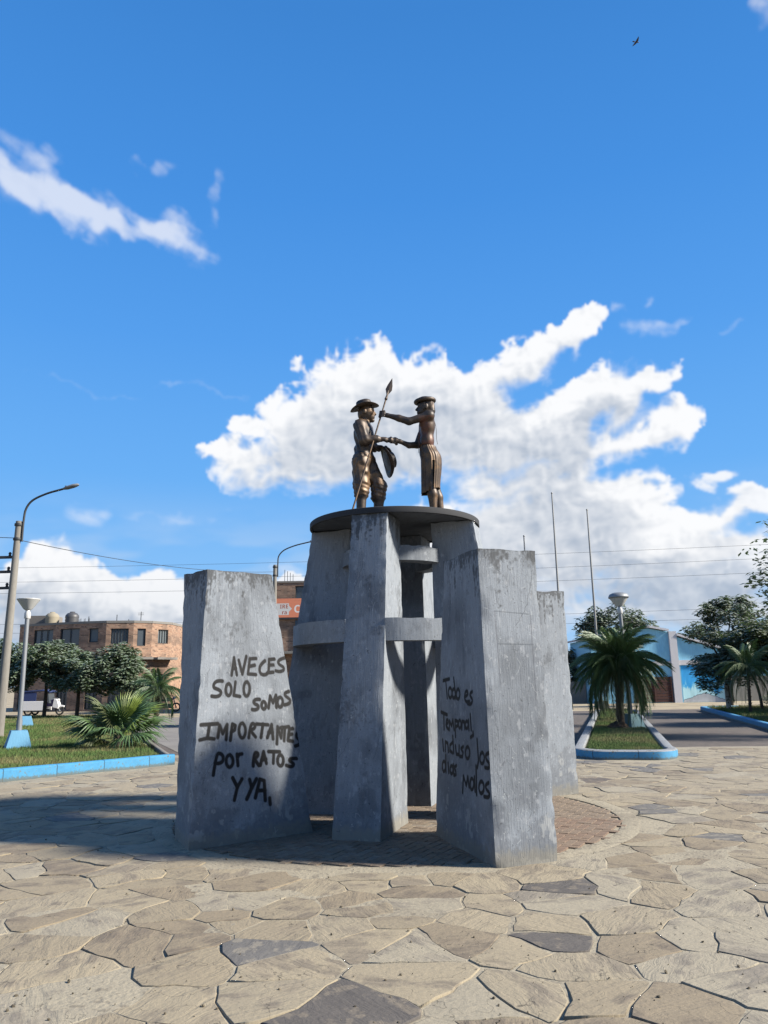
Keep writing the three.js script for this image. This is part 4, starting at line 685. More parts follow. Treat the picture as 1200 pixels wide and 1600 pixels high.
function crown(clumps, count, size, q, [dark, light]) {
  const balls = []; let vol = 0;
  for (const [x, y, z, rx, ry, rz, dens = 1] of clumps) { const n = Math.round(20 + rx * ry * 8); for (let k = 0; k < n; k++) { const a = q() * 6.28, b = Math.acos(2 * q() - 1), f = 0.55 + 0.5 * q(), s = 0.16 + q() * 0.24, m = Math.min(rx, ry, rz); balls.push([x + Math.cos(a) * Math.sin(b) * rx * f, y + Math.cos(b) * ry * f, z + Math.sin(a) * Math.sin(b) * rz * f, m * s + 0.1, dens]); vol += dens * (m * s + 0.1) ** 2; } }
  const P = new Float32Array(count * 18), C = new Float32Array(count * 18), v = new THREE.Vector3(), d = new THREE.Vector3(), w = new THREE.Vector3(); let i = 0;
  for (const [x, y, z, r, dens] of balls) {
    const n = Math.round(count * dens * r * r / vol); const tone = q();
    for (let k = 0; k < n && i < count; k++, i++) {
      const a = q() * 6.28, b = Math.acos(2 * q() - 1), f = Math.cbrt(0.15 + 0.85 * q()) * r; v.set(x + Math.cos(a) * Math.sin(b) * f, y + Math.cos(b) * f * 0.85, z + Math.sin(a) * Math.sin(b) * f);
      const L = size * (0.6 + q() * 0.8), c = q() * 6.28; d.set(Math.cos(c), -0.55 + q() * 0.5, Math.sin(c)).normalize().multiplyScalar(L); w.set(-Math.sin(c), (q() - 0.5) * 0.9, Math.cos(c)).normalize().multiplyScalar(L * 0.24);
      const o = i * 18; P.set([v.x, v.y, v.z, v.x + d.x * 0.5 + w.x, v.y + d.y * 0.4 + w.y, v.z + d.z * 0.5 + w.z, v.x + d.x, v.y + d.y, v.z + d.z, v.x, v.y, v.z, v.x + d.x, v.y + d.y, v.z + d.z, v.x + d.x * 0.5 - w.x, v.y + d.y * 0.4 - w.y, v.z + d.z * 0.5 - w.z], o);
      const t = clamp(tone * 0.5 + q() * 0.5), m = 0.75 + q() * 0.5, col = [lerp(dark[0], light[0], t) * m, lerp(dark[1], light[1], t) * m, lerp(dark[2], light[2], t) * m]; for (let e = 0; e < 6; e++) C.set(col, o + e * 3);
    }
  }
  const g = new THREE.BufferGeometry(); g.setAttribute('position', new THREE.BufferAttribute(P.slice(0, i * 18), 3)); g.setAttribute('color', new THREE.BufferAttribute(C.slice(0, i * 18), 3)); g.computeVertexNormals(); return g;
}
const GREEN = [[0.05, 0.09, 0.038], [0.135, 0.21, 0.08]], DEEP = [[0.036, 0.066, 0.03], [0.1, 0.155, 0.06]], OLIVE = [[0.045, 0.08, 0.026], [0.13, 0.175, 0.055]];
function tree(label, [x, z], h, clumps, count0, size0, seed, tones, { trunkR = 0.1, lean = 0, white = 0, fork = 0.5, base = 0.1, dense = 1.9, group } = {}) {
  const count = Math.round(count0 * dense), size = size0 * 1.12, t = thing('tree', label, 'tree', [x, base, z], group), q = mulberry(seed), fy = h * fork, top = [lean, fy, lean * 0.3];
  mesh('trunk', limb([[0, -0.1, 0], [lean * 0.35 + 0.03, fy * 0.5, 0.02], top], trunkR * 1.15, trunkR * 0.75), M.bark, t);
  if (white) mesh('whitewash_band', limb([[0, -0.06, 0], [lean * 0.35 * white * 2 * 0.6, fy * white, 0.01]], trunkR * 1.24, trunkR * 1.12), M.whitewash, t);
  const rel = clumps.map(([a, b, c, ...r]) => [a - x, b - base, c - z, ...r]);
  for (const [a, b, c] of rel) mesh('branch', limb([[top[0], top[1] - 0.1, top[2]], [lerp(top[0], a, 0.45) + (q() - 0.5) * 0.3, lerp(top[1], b, 0.55), lerp(top[2], c, 0.45)], [a, b, c]], trunkR * 0.62, trunkR * 0.2, 6), M.bark, t);
  mesh('crown', crown(rel, count, size, q, tones), M.leaf, t); return t;
}
// left lawn
const fig = 'glossy trees on the lawn';
tree('rounded glossy tree on the lawn in front of the brick house, near the utility pole', [-17.6, -40], 4, [[-17.6, 3.0, -40, 1.6, 1.0, 1.5], [-18.9, 2.5, -39.6, 1.2, 0.8, 1.2], [-16.5, 2.4, -39.4, 1.1, 0.8, 1.1], [-19.8, 3.3, -41, 1.1, 1.0, 1.1]], 9000, 0.2, 31, GREEN, { group: fig });
tree('spreading glossy tree on the lawn behind the fan palm', [-15.6, -39.2], 3.6, [[-15.2, 2.6, -39, 1.5, 1.0, 1.4], [-13.9, 2.5, -38.8, 1.5, 1.1, 1.3], [-12.6, 2.0, -38.6, 0.9, 0.9, 1.0], [-14.4, 1.9, -38.4, 1.3, 0.5, 1.0], [-13.5, 3.4, -39, 0.6, 0.5, 0.6]], 9500, 0.2, 32, GREEN, { group: fig });
tree('dark leafy tree at the far end of the lawn, behind the concrete utility pole', [-22.4, -41], 4.4, [[-22.4, 3.3, -41, 1.6, 1.4, 1.5], [-21.2, 2.9, -40.6, 1.0, 0.9, 1.0]], 6500, 0.2, 33, DEEP, { group: fig });
tree('small leafy tree beside the path in front of the orange sign', [-6.2, -33], 3.1, [[-6.0, 2.2, -33, 0.9, 0.9, 0.9], [-5.2, 1.6, -32.8, 0.8, 0.8, 0.8]], 3500, 0.2, 34, OLIVE, { base: 0 });
// right bed and beyond
const shade = 'trees in the shaded bed';
tree('bushy tree with whitewashed trunk in the shaded bed, nearest the drive', [16.45, -37.6], 4.4, [[16.4, 2.9, -37.4, 1.3, 1.0, 1.3], [15.5, 1.9, -37, 0.8, 0.9, 0.8, 0.7], [17.6, 2.7, -37.2, 1.2, 1.2, 1.2], [15.5, 3.9, -38, 0.7, 0.5, 0.7, 0.35], [17.3, 4.6, -37.6, 0.8, 0.6, 0.6, 0.35], [18.2, 3.9, -37.4, 0.6, 0.5, 0.6, 0.4]], 9500, 0.19, 41, DEEP, { white: 0.55, group: shade });
tree('leaning thin-stemmed tree in the shaded bed, with yellow-green leaves', [17.6, -36.6], 4.6, [[17.2, 3.2, -35.8, 1.1, 0.9, 1.0], [18.6, 3.4, -36, 1.6, 1.1, 1.4], [19.8, 2.6, -36, 1.4, 1.5, 1.3]], 8500, 0.19, 42, OLIVE, { trunkR: 0.07, lean: -0.5, group: shade });
tree('sparse tree with narrow leaves overhanging the drive, at the end of the shaded bed', [14.4, -22.3], 6.8, [[11.7, 5.35, -22, 1.2, 0.6, 1.0, 0.8], [11.3, 4.45, -21.8, 0.8, 0.5, 0.8, 0.8], [11.6, 3.75, -21.8, 0.7, 0.4, 0.7, 0.8], [13.2, 6.2, -22.4, 1.6, 0.6, 1.2, 0.6], [14.6, 5.4, -22.8, 1.6, 1.4, 1.5], [12.7, 3.5, -22, 0.8, 0.5, 0.8, 0.5], [16, 4.6, -22, 1.6, 1.3, 1.5]], 4200, 0.17, 43, DEEP, { dense: 1.5, trunkR: 0.13, fork: 0.45, group: shade });
tree('broad bushy tree in the shaded bed behind the thin-stemmed one', [20.6, -33], 5, [[20.4, 3.2, -33, 1.9, 1.6, 1.7], [22, 3.6, -33.5, 2, 1.8, 1.8], [21, 4.9, -33, 1.3, 0.9, 1.2]], 7000, 0.2, 44, DEEP, { group: shade });
tree('leafy tree further along the shaded bed, beside the drive', [18.2, -28], 5, [[18, 3.9, -28, 1.7, 1.3, 1.6], [19.6, 3.6, -28.4, 1.7, 1.4, 1.6], [18.6, 5, -28, 1.2, 0.8, 1.1]], 6500, 0.2, 45, DEEP, { group: shade });
tree('tall open-crowned tree behind the shaded bed, against the clouds', [21, -47.5], 6.6, [[20.6, 5.6, -47.5, 1.0, 0.8, 1.0, 0.6], [21.6, 6.1, -47.5, 0.8, 0.6, 0.8, 0.5], [20.0, 4.7, -47.3, 0.5, 0.6, 0.6, 0.5], [22.6, 5.6, -47.5, 0.7, 0.9, 0.8, 0.5]], 2600, 0.24, 46, DEEP, { base: 0 });
tree('large dark rounded tree behind the blue hall', [21, -69], 8.2, [[20.6, 6.2, -69, 2.6, 1.9, 2.2], [18.8, 5.4, -69, 1.6, 1.6, 1.6], [22.8, 5.6, -69, 1.9, 1.5, 1.8]], 6500, 0.34, 47, DEEP, { trunkR: 0.2, base: 0 });
tree('dark tree showing over the low end of the blue hall roof', [28, -70], 6.2, [[27.6, 4.8, -70, 2.6, 1.1, 1.9], [30.4, 4.6, -70, 2.2, 1.3, 1.8]], 3500, 0.34, 48, DEEP, { trunkR: 0.2, base: 0 });
tree('dark tree beyond the sand road, left of the plank gate', [14.6, -59.5], 4.2, [[14.4, 2.4, -59.5, 1.8, 1.7, 1.5], [12.2, 2.2, -59.5, 1.6, 1.5, 1.4]], 4500, 0.3, 49, DEEP, { base: 0 });
for (const [x, z, k, lab] of [[9.2, -62, 50, 'dark rounded tree behind the boundary wall, beyond the flagpoles'], [3.6, -64, 51, 'dark spreading tree behind the boundary wall, in line with the monument']]) tree(lab, [x, z], 5.5, [[x, 4, z, 2.4, 1.7, 2], [x + 2, 3.4, z, 1.7, 1.4, 1.5], [x - 1.9, 3.3, z + 0.4, 1.6, 1.3, 1.5]], 3600, 0.3, k, DEEP, { base: 0, trunkR: 0.16 });
// yellow-green clipped shrubs by the far side of the bed
for (const [x, z, r] of [[18.9, -37.8, 0.55], [20.3, -37.6, 0.6], [19.6, -35.4, 0.42]]) {
  const s = thing('shrub', 'low yellow-green shrub under the trees of the shaded bed', 'shrub', [x, 0.1, z], 'shrubs under the trees'), q = mulberry(Math.round(x * 10));
  mesh('foliage', crown([[0, r * 0.9, 0, r, r * 0.7, r]], 900, 0.13, q, OLIVE), M.leaf, s); mesh('stem', limb([[0, -0.08, 0], [0.02, r * 0.5, 0], [0, r * 0.9, 0]], 0.04, 0.02, 6), M.bark, s);
}
// ---- fan palm: fronds with a stalk and a pleated fan split into blades
M.frond = new THREE.MeshPhysicalMaterial({ color: lin(0.06, 0.11, 0.035), roughness: 0.5, transmission: 0.2, thickness: 0, side: THREE.DoubleSide });
M.frondYoung = new THREE.MeshPhysicalMaterial({ color: lin(0.2, 0.27, 0.04), roughness: 0.55, transmission: 0.3, thickness: 0, side: THREE.DoubleSide });
M.frondOld = new THREE.MeshPhysicalMaterial({ color: lin(0.085, 0.105, 0.035), roughness: 0.6, transmission: 0.2, thickness: 0, side: THREE.DoubleSide });
function fanFrond(stalk, rad, droop, spread, q) {           // local: grows along +z, upper side +y
  const pos = [], tri = (a, b, c) => pos.push(...a, ...b, ...c), n = 34;
  const bend = (d) => -droop * d * d;
  for (let k = 0; k < 4; k++) { const a = k / 4 * 6.2832, b = (k + 1) / 4 * 6.2832, r0 = 0.014, r1 = 0.008; const p = (t, r, z) => [Math.cos(t) * r, Math.sin(t) * r + bend(z) * 0.5, z]; tri(p(a, r0, 0), p(b, r0, 0), p(a, r1, stalk)); tri(p(b, r0, 0), p(b, r1, stalk), p(a, r1, stalk)); }
  const y0 = bend(stalk) * 0.5;
  for (let i = 0; i < n; i++) {
    const a0 = (i / n - 0.5) * spread, a1 = ((i + 1) / n - 0.5) * spread, am = (a0 + a1) / 2, L = rad * (0.82 + 0.18 * Math.cos(am * 0.9)) * (0.93 + 0.14 * q()), dr = droop * (1 + 0.7 * q());
    const at = (a, r, lift) => [Math.sin(a) * r, y0 + lift - dr * r * r * 0.55 - (r > L * 0.6 ? (r - L * 0.6) * 0.55 * dr : 0), stalk + Math.cos(a) * r];
    const f = 0.46 * L, m = 0.75 * L, wq = (a1 - a0) * 0.3;
    tri([0, y0, stalk], at(a0, f, -0.012), at(am, f, 0.016)); tri([0, y0, stalk], at(am, f, 0.016), at(a1, f, -0.012));
    tri(at(a0, f, -0.012), at(am - wq, m, -0.004), at(am, f, 0.016)); tri(at(am, f, 0.016), at(am - wq, m, -0.004), at(am, m, 0.01)); tri(at(a1, f, -0.012), at(am, f, 0.016), at(am + wq, m, -0.004)); tri(at(am, f, 0.016), at(am, m, 0.01), at(am + wq, m, -0.004));
    tri(at(am - wq, m, -0.004), at(am + (q() - 0.5) * 0.03, L, -0.02 - 0.06 * q()), at(am, m, 0.01)); tri(at(am + wq, m, -0.004), at(am, m, 0.01), at(am + (q() - 0.5) * 0.03, L, -0.02 - 0.06 * q()));
  }
  const g = new THREE.BufferGeometry(); g.setAttribute('position', new THREE.Float32BufferAttribute(pos, 3)); g.computeVertexNormals(); return g;
}
{
  const q = mulberry(808), p = thing('fan_palm', 'young fan palm with broad pleated fronds on the lawn', 'palm', [-7.15, 0.1, -20.9]);
  mesh('trunk', limb([[0, -0.08, 0], [0.01, 0.14, 0], [0, 0.36, 0]], 0.13, 0.09), M.bark, p);
  const kinds = [0, 1, 2].map((k) => fanFrond(0.52 + k * 0.12, 0.78 - k * 0.04, [0.35, 0.6, 0.85][k], 4.1, q));
  for (let k = 0; k < 24; k++) {
    const el = k < 7 ? R(0.75, 1.3) : k < 16 ? R(0.25, 0.7) : R(-0.25, 0.25), az = k * 2.4 + q() * 0.4, kind = k < 7 ? 0 : k < 16 ? 1 : 2;
    const m = mesh('frond', kinds[kind], k === 3 ? M.frondYoung : k % 5 === 2 || kind === 2 ? M.frondOld : M.frond, p); m.position.y = 0.3; m.rotation.set(-el, az, (q() - 0.5) * 0.5, 'YXZ'); const s = 0.85 + q() * 0.3; m.scale.setScalar(s);
  }
  const y1 = mesh('frond', fanFrond(0.42, 0.86, 0.12, 1.5, q), M.frondYoung, p); y1.position.set(0.1, 0.3, 0.08); y1.rotation.set(-1.35, 2.9, 0, 'YXZ'); y1.userData.label = 'bright yellow-green young frond';
}
// ---- feather palms
function featherFrond(len, droop, q, n = 84, leaflet = 0.36) {
  const pos = [], tri = (a, b, c) => pos.push(...a, ...b, ...c);
  const at = (t) => { const z = len * (t - 0.16 * t * t * t), y = len * (0.34 * t - droop * t * t); return [0, y, z]; };
  for (let i = 0; i < 12; i++) { const a = at(i / 12), b = at((i + 1) / 12), w = 0.012 * (1 - i / 14); tri([-w, a[1], a[2]], [w, a[1], a[2]], [0, b[1] + w * 0.3, b[2]]); tri([w, a[1], a[2]], [w * 0.9, b[1], b[2]], [-w * 0.9, b[1], b[2]]); tri([-w, a[1] - w, a[2]], [w * 0.9, b[1] - w, b[2]], [w, a[1], a[2]]); }
  for (let i = 0; i < n; i++) for (const s of [-1, 1]) {
    const t = 0.14 + 0.86 * (i + q() * 0.5) / n, a = at(t), L = leaflet * (0.55 + 0.6 * Math.sin(Math.PI * clamp(0.12 + t * 0.85))) * (0.85 + 0.3 * q()), out = 0.8 - 0.35 * t, fw = 0.45 + 0.4 * t, dn = 0.25 + 0.55 * q() * (0.5 + droop);
    const tip = [s * L * out, a[1] + L * (0.18 - dn), a[2] + L * fw], mid = [s * L * out * 0.5, a[1] + L * 0.1, a[2] + L * fw * 0.45], w = 0.0085;
    tri([a[0], a[1], a[2] - w], [mid[0], mid[1], mid[2] - w * 1.2], [mid[0], mid[1] + w * 0.4, mid[2] + w * 1.2]); tri([mid[0], mid[1], mid[2] - w * 1.2], tip, [mid[0], mid[1] + w * 0.4, mid[2] + w * 1.2]);
  }
  const g = new THREE.BufferGeometry(); g.setAttribute('position', new THREE.Float32BufferAttribute(pos, 3)); g.computeVertexNormals(); return g;
}
function featherPalm(label, pos, h, fronds, len, seed, lean = 0, trunkR = 0.11) {
  const q = mulberry(seed), p = thing('feather_palm', label, 'palm', pos, 'feather palms');
  const tg = limb([[0, -0.1, 0], [lean * 0.4, h * 0.5, 0.03], [lean, h, 0]], trunkR, trunkR * 0.8, 10); mesh('trunk', tg, M.bark, p);
  const stubs = []; for (let k = 0; k < 46; k++) { const t = 0.2 + 0.8 * k / 46, a = k * 2.4, g = new THREE.ConeGeometry(0.035, 0.11, 4); g.rotateX(0.9); g.translate(0, 0, trunkR); g.rotateY(a); g.translate(lean * t, h * t, 0); stubs.push(g); } mesh('leaf_scars', mergeGeometries(stubs), M.bark, p);
  const kinds = [0.42, 0.75, 1.15].map((d, k) => featherFrond(len * (1 - 0.06 * k), d, q));
  for (let k = 0; k < fronds; k++) { const t = k / fronds, el = lerp(1.05, -0.6, t) + (q() - 0.5) * 0.2, m = mesh('frond', kinds[t < 0.3 ? 0 : t < 0.7 ? 1 : 2], t > 0.88 ? M.frondOld : M.frond, p); m.position.set(lean, h - 0.02 + 0.05 * (1 - t), 0); m.rotation.set(-el, k * 2.39996 + q() * 0.3, (q() - 0.5) * 0.4, 'YXZ'); m.scale.setScalar(0.85 + 0.3 * q()); }
  return p;
}
featherPalm('bushy feather palm beside the lamp post on the grass island', [7.35, 0.1, -24.75], 2.0, 96, 1.6, 61, 0.08, 0.13);
featherPalm('second feather palm further along the grass island, behind the first', [8.75, 0.1, -29.2], 2.05, 50, 1.6, 62, -0.1);
featherPalm('small feather palm by the light path beyond the lawn', [-10.2, 0, -34.5], 1.5, 22, 1.3, 63);
featherPalm('slim feather palm in the shaded tree bed', [15.6, 0.1, -33.6], 1.9, 22, 1.5, 64, 0.1, 0.07);
{ // clod of dead roots at the palm's foot
  const q = mulberry(77), g = new THREE.SphereGeometry(0.36, 28, 14, 0, 6.2832, 0, 1.6), p = g.attributes.position; for (let i = 0; i < p.count; i++) { const k = 0.75 + 0.5 * n3(p.getX(i) * 9 + 4, p.getY(i) * 9, p.getZ(i) * 9); p.setXYZ(i, p.getX(i) * k, p.getY(i) * k * 0.75, p.getZ(i) * k); } g.computeVertexNormals();
  const m = mesh('root_mound', g, std(lin(0.11, 0.07, 0.045), { roughness: 1, bumpMap: dustBump, bumpScale: 0.03 }), scene); m.position.set(7.28, 0.1, -24.7); tag(m, 'brown mound of roots and earth at the palm foot on the island', 'mound');
}

// ---------------------------------------------------------------- lamps, poles, wires
M.galv = std(lin(0.34, 0.36, 0.38), { roughness: 0.55, metalness: 0.35 });
M.poleConcrete = std(0xffffff, { roughness: 0.95, map: tex(128, 512, (u, v) => { const a = f2(u * 8, v * 20, 4, 8, 20); return mul3(mix3([0.66, 0.645, 0.61], [0.55, 0.53, 0.5], a), 0.94 + n2(u * 60, v * 240, 60, 240) * 0.1); }) });
M.iron = std(lin(0.06, 0.065, 0.07), { roughness: 0.6, metalness: 0.3 });
M.opal = std(lin(0.8, 0.8, 0.78), { roughness: 0.4 });
M.baseBlue = std(lin(0.16, 0.44, 0.68), { roughness: 0.75, bumpMap: cementBump, bumpScale: 0.006 });
M.baseTeal = std(lin(0.24, 0.42, 0.46), { roughness: 0.8, bumpMap: cementBump, bumpScale: 0.006 });
const lathe = (pts, n = 24) => new THREE.LatheGeometry(pts.map(([x, y]) => new THREE.Vector2(x, y)), n);
const pyramid = (w0, w1, h, wear = 0.006) => block([[-w0, -0.05, -w0], [w0, -0.05, -w0], [w0, -0.05, w0], [-w0, -0.05, w0]], [[-w1, h, -w1], [w1, h, -w1], [w1, h, w1], [-w1, h, w1]], { wear, cell: 0.12 });
function gardenLamp(label, pos, h, dome, mat, lean = [0, 0], baseTurn = 0.3) {
  const l = thing('garden_lamp', label, 'lamp post', pos, 'garden lamps');
  const b = mesh('base_block', pyramid(0.34, 0.2, 0.5), mat, l); b.rotation.y = baseTurn;
  const post = new THREE.Group(); post.name = 'post'; l.add(post); post.position.y = 0.45; post.rotation.set(lean[1], 0, lean[0]);
  mesh('pole', lathe([[0.075, -0.05], [0.075, 0.3], [0.062, 0.34], [0.058, h - 0.95], [0.05, h - 0.9], [0, h - 0.9]]), M.galv, post);
  mesh('collar', lathe([[0.05, h - 0.98], [0.085, h - 0.96], [0.085, h - 0.82], [0.06, h - 0.78], [0.06, h - 0.7], [0, h - 0.7]]), M.opal, post);
  if (dome) { mesh('shade', lathe([[0.11, h - 0.72], [0.2, h - 0.6], [0.31, h - 0.44], [0.3, h - 0.435], [0.1, h - 0.7]], 32), M.opal, post); mesh('lid', lathe([[0, h - 0.27], [0.18, h - 0.28], [0.29, h - 0.33], [0.33, h - 0.41], [0.33, h - 0.45], [0.3, h - 0.46], [0, h - 0.46]], 32), M.galv, post); }
  else { mesh('shade', lathe([[0.07, h - 0.74], [0.12, h - 0.7], [0.3, h - 0.45], [0.31, h - 0.43], [0.29, h - 0.425], [0.1, h - 0.67], [0, h - 0.68]], 32), M.opal, post); mesh('lid', lathe([[0, h - 0.44], [0.3, h - 0.444], [0.3, h - 0.43], [0, h - 0.415]], 32), M.galv, post); }
  return l;
}
gardenLamp('slim grey lamp post with funnel shade on a bright blue base, on the lawn', [-9.9, 0.11, -21.05], 4.0, false, M.baseBlue, [0.012, 0], 0.55);
gardenLamp('grey lamp post with domed lid on a pale teal base, on the island', [7.78, 0.11, -25.0], 4.2, true, M.baseTeal, [0.02, 0], 0.5);
{ const b = mesh('lamp_base', pyramid(0.33, 0.18, 0.48), M.baseBlue, scene); b.position.set(-14.7, 0.1, -31.8); b.rotation.y = 0.4; tag(b, 'bright blue footing block without a lamp, at the back of the lawn', 'footing'); }
function streetLight(label, [x, z], h, lean, arm, thick, group) {       // tapering concrete pole with a bent arm
  const p = thing('utility_pole', label, 'pole', [x, 0, z], group); const q = new THREE.Group(); q.name = 'mast'; p.add(q); q.rotation.z = lean;
  mesh('pole', lathe([[thick, -0.3], [thick * 0.62, h], [thick * 0.55, h + 0.01], [0, h + 0.02]], 20), M.poleConcrete, q);
  for (const y of [h - 0.12, h - 0.62]) { const r = mesh('clamp', lathe([[thick * 0.7, -0.05], [thick * 0.82, -0.04], [thick * 0.82, 0.04], [thick * 0.7, 0.05]], 16), M.iron, q); r.position.y = y; }
  const [ax, ay] = arm, o = thick * 0.95, a = mesh('arm', new THREE.TubeGeometry(new THREE.CatmullRomCurve3([[o, h - 0.7, 0], [o, h + 0.1, 0], [o + 0.04, h + ay * 0.38, 0], [o + ax * 0.16, h + ay * 0.62, 0], [o + ax * 0.5, h + ay * 0.83, 0], [o + ax, h + ay, 0]].map((v) => new THREE.Vector3(...v))), 30, 0.038, 8), M.iron, q);
  const hd = mesh('lamp_head', lathe([[0, 0], [0.05, 0.02], [0.11, 0.16], [0.12, 0.4], [0.08, 0.56], [0, 0.6]], 14), M.galv, a); hd.scale.set(0.55, 1, 1); hd.position.set(o + ax - 0.06, h + ay - 0.02, 0); hd.rotation.z = -Math.PI / 2 + Math.atan2(ay * 0.17, ax * 0.5); mesh('photocell', lathe([[0, 0.05], [0.045, 0.04], [0.045, 0], [0, 0]], 10), M.iron, hd).position.set(-0.12, 0.12, 0);
  return [p, q];
}
const polesGroup = 'street light poles';
const [, mastL] = streetLight('tall tapering concrete utility pole with street light arm, standing on the lawn', [-12.6, -25.4], 7.3, -0.005, [1.3, 1.15], 0.165, polesGroup);
for (const [y, l] of [[6.0, 1.3], [5.5, 1.3], [4.95, 1.1]]) { const a = mesh('cross_arm', block([[-l, 0, -0.05], [-0.1, 0.02, -0.05], [-0.1, 0.02, 0.05], [-l, 0, 0.05]], [[-l, 0.09, -0.05], [-0.1, 0.1, -0.05], [-0.1, 0.1, 0.05], [-l, 0.09, 0.05]], { wear: 0.001, cell: 0.4 }), M.iron, mastL); a.position.y = y; const ins = mesh('insulator', lathe([[0, 0], [0.05, 0.01], [0.035, 0.05], [0.055, 0.08], [0.03, 0.13], [0, 0.14]], 12), M.iron, a); ins.position.set(-0.2, 0.1, 0); }
streetLight('distant concrete street light pole beside the brick house with orange sign', [-6.45, -44], 8.5, 0, [1.85, 1.35], 0.17, polesGroup);
// a pole just outside the frame that carries the cables
streetLight('concrete street light pole on the sand road beyond the shaded bed', [47, -60], 11.5, 0, [1.6, 1.1], 0.2, polesGroup);
streetLight('concrete street light pole behind the curved brick house, carrying cables', [-38, -62], 11.5, 0, [1.6, 1.1], 0.2, polesGroup);
let cableNo = 0;
function cable(a, b, sag, label, group, r = 0.014) { const m = mesh('cable', new THREE.TubeGeometry(new THREE.QuadraticBezierCurve3(new THREE.Vector3(...a), new THREE.Vector3((a[0] + b[0]) / 2, (a[1] + b[1]) / 2 - sag * 2, (a[2] + b[2]) / 2), new THREE.Vector3(...b)), 60, r, 5), M.iron, scene); tag(m, label, 'cable', group); }
cable([-12.5, 6.65, -25.4], [-6.5, 8.1, -44], 0.35, 'thin black cable running from the lawn pole to the distant street light', undefined, 0.012);
cable([-12.6, 6.72, -25.4], [-30, 8.2, -24], 0.2, 'thin black cable leaving the lawn pole away from the monument', undefined, 0.012);
for (const [ya, yb, nth] of [[11.4, 12.6, 'topmost'], [10.2, 11.5, 'second from the top'], [9.3, 10.3, 'middle one'], [6.8, 7.5, 'second lowest'], [6.1, 6.7, 'lowest']]) cable([-38, ya, -62], [47, yb, -60], 0.5, `${nth} of the five thin cables above the blue hall`, 'power cables over the hall', 0.011);
// flagpoles
M.flagpole = std(lin(0.42, 0.42, 0.4), { roughness: 0.5, metalness: 0.2 });
for (const [x, z, h, label] of [[8.6, -45.8, 10.3, 'shortest bare flagpole, behind the slab with black handwriting'], [10.4, -45.4, 12.9, 'tallest bare flagpole, rising behind the slab without writing'], [12.55, -45.6, 11.85, 'bare flagpole with a dark stone foot beside the grass island']]) {
  const f = thing('flagpole', label, 'flagpole', [x, 0, z], 'bare flagpoles');
  mesh('pole', lathe([[0.085, -0.05], [0.08, 2], [0.065, h * 0.5], [0.04, h], [0, h + 0.01]], 12), M.flagpole, f); mesh('finial', new THREE.SphereGeometry(0.06, 12, 8), M.flagpole, f).position.y = h + 0.04;
  mesh('footing', pyramid(0.36, 0.33, 0.42), std(lin(0.1, 0.11, 0.08), { roughness: 1, bumpMap: cementBump, bumpScale: 0.01 }), f);
}

// ---------------------------------------------------------------- houses
const brickFar = tex(512, 512, (u, v) => { const nx = 10, ny = 28, row = Math.floor(v * ny), x = u * nx + (row % 2 ? 0.5 : 0), col = Math.floor(x) % nx, fx = x - Math.floor(x), fy = v * ny - row, joint = fx < 0.07 || fy < 0.2; const t = h2(col, row), a = f2(u * 4, v * 4, 4, 4, 4); let c = mix3([0.57, 0.43, 0.35], [0.7, 0.57, 0.47], t); if (t > 0.9) c = [0.42, 0.32, 0.27]; c = joint ? [0.62, 0.56, 0.5] : c; return mul3(mix3(c, [0.42, 0.36, 0.32], sstep(0.42, 0.75, a) * 0.6), 0.95 + n2(u * 200, v * 200, 200, 200) * 0.1); });
M.brickFar = std(lin(1.45, 1.45, 1.45), { map: brickFar, roughness: 1, bumpMap: brickFar, bumpScale: 0.01 });
M.render = std(lin(0.3, 0.27, 0.24), { roughness: 1, bumpMap: cementBump, bumpScale: 0.01 });
M.concreteFar = std(lin(0.33, 0.31, 0.28), { roughness: 1, bumpMap: cementBump, bumpScale: 0.012 });
M.glassDark = new THREE.MeshPhysicalMaterial({ color: lin(0.05, 0.06, 0.07), roughness: 0.12, metalness: 0 });
M.curtain = std(lin(0.2, 0.24, 0.26), { roughness: 1 });
const boxG = (x0, x1, y0, y1, z0, z1) => { const g = new THREE.BoxGeometry(x1 - x0, y1 - y0, z1 - z0); g.translate((x0 + x1) / 2, (y0 + y1) / 2, (z0 + z1) / 2); const p = g.attributes.position, n = g.attributes.normal, uv = g.attributes.uv; for (let i = 0; i < p.count; i++) { const ax = Math.abs(n.getX(i)), ay = Math.abs(n.getY(i)); uv.setXY(i, (ax > 0.5 ? p.getZ(i) : p.getX(i)) / 2.2, (ay > 0.5 ? p.getZ(i) : p.getY(i)) / 2.2); } return g; };
function wallPanel(w, y0, y1, holes, depth = 0.22) {
  const s = new THREE.Shape([[0, y0], [w, y0], [w, y1], [0, y1]].map(([x, y]) => new THREE.Vector2(x, y))); for (const [a, b, c, d] of holes) s.holes.push(new THREE.Path([[a, c], [b, c], [b, d], [a, d]].map(([x, y]) => new THREE.Vector2(x, y))));
  const g = new THREE.ExtrudeGeometry(s, { depth, bevelEnabled: false }); g.translate(0, 0, -depth); const p = g.attributes.position, uv = g.attributes.uv; for (let i = 0; i < p.count; i++) uv.setXY(i, (p.getX(i) + p.getZ(i)) / 2.2, p.getY(i) / 2.2); return g;
}
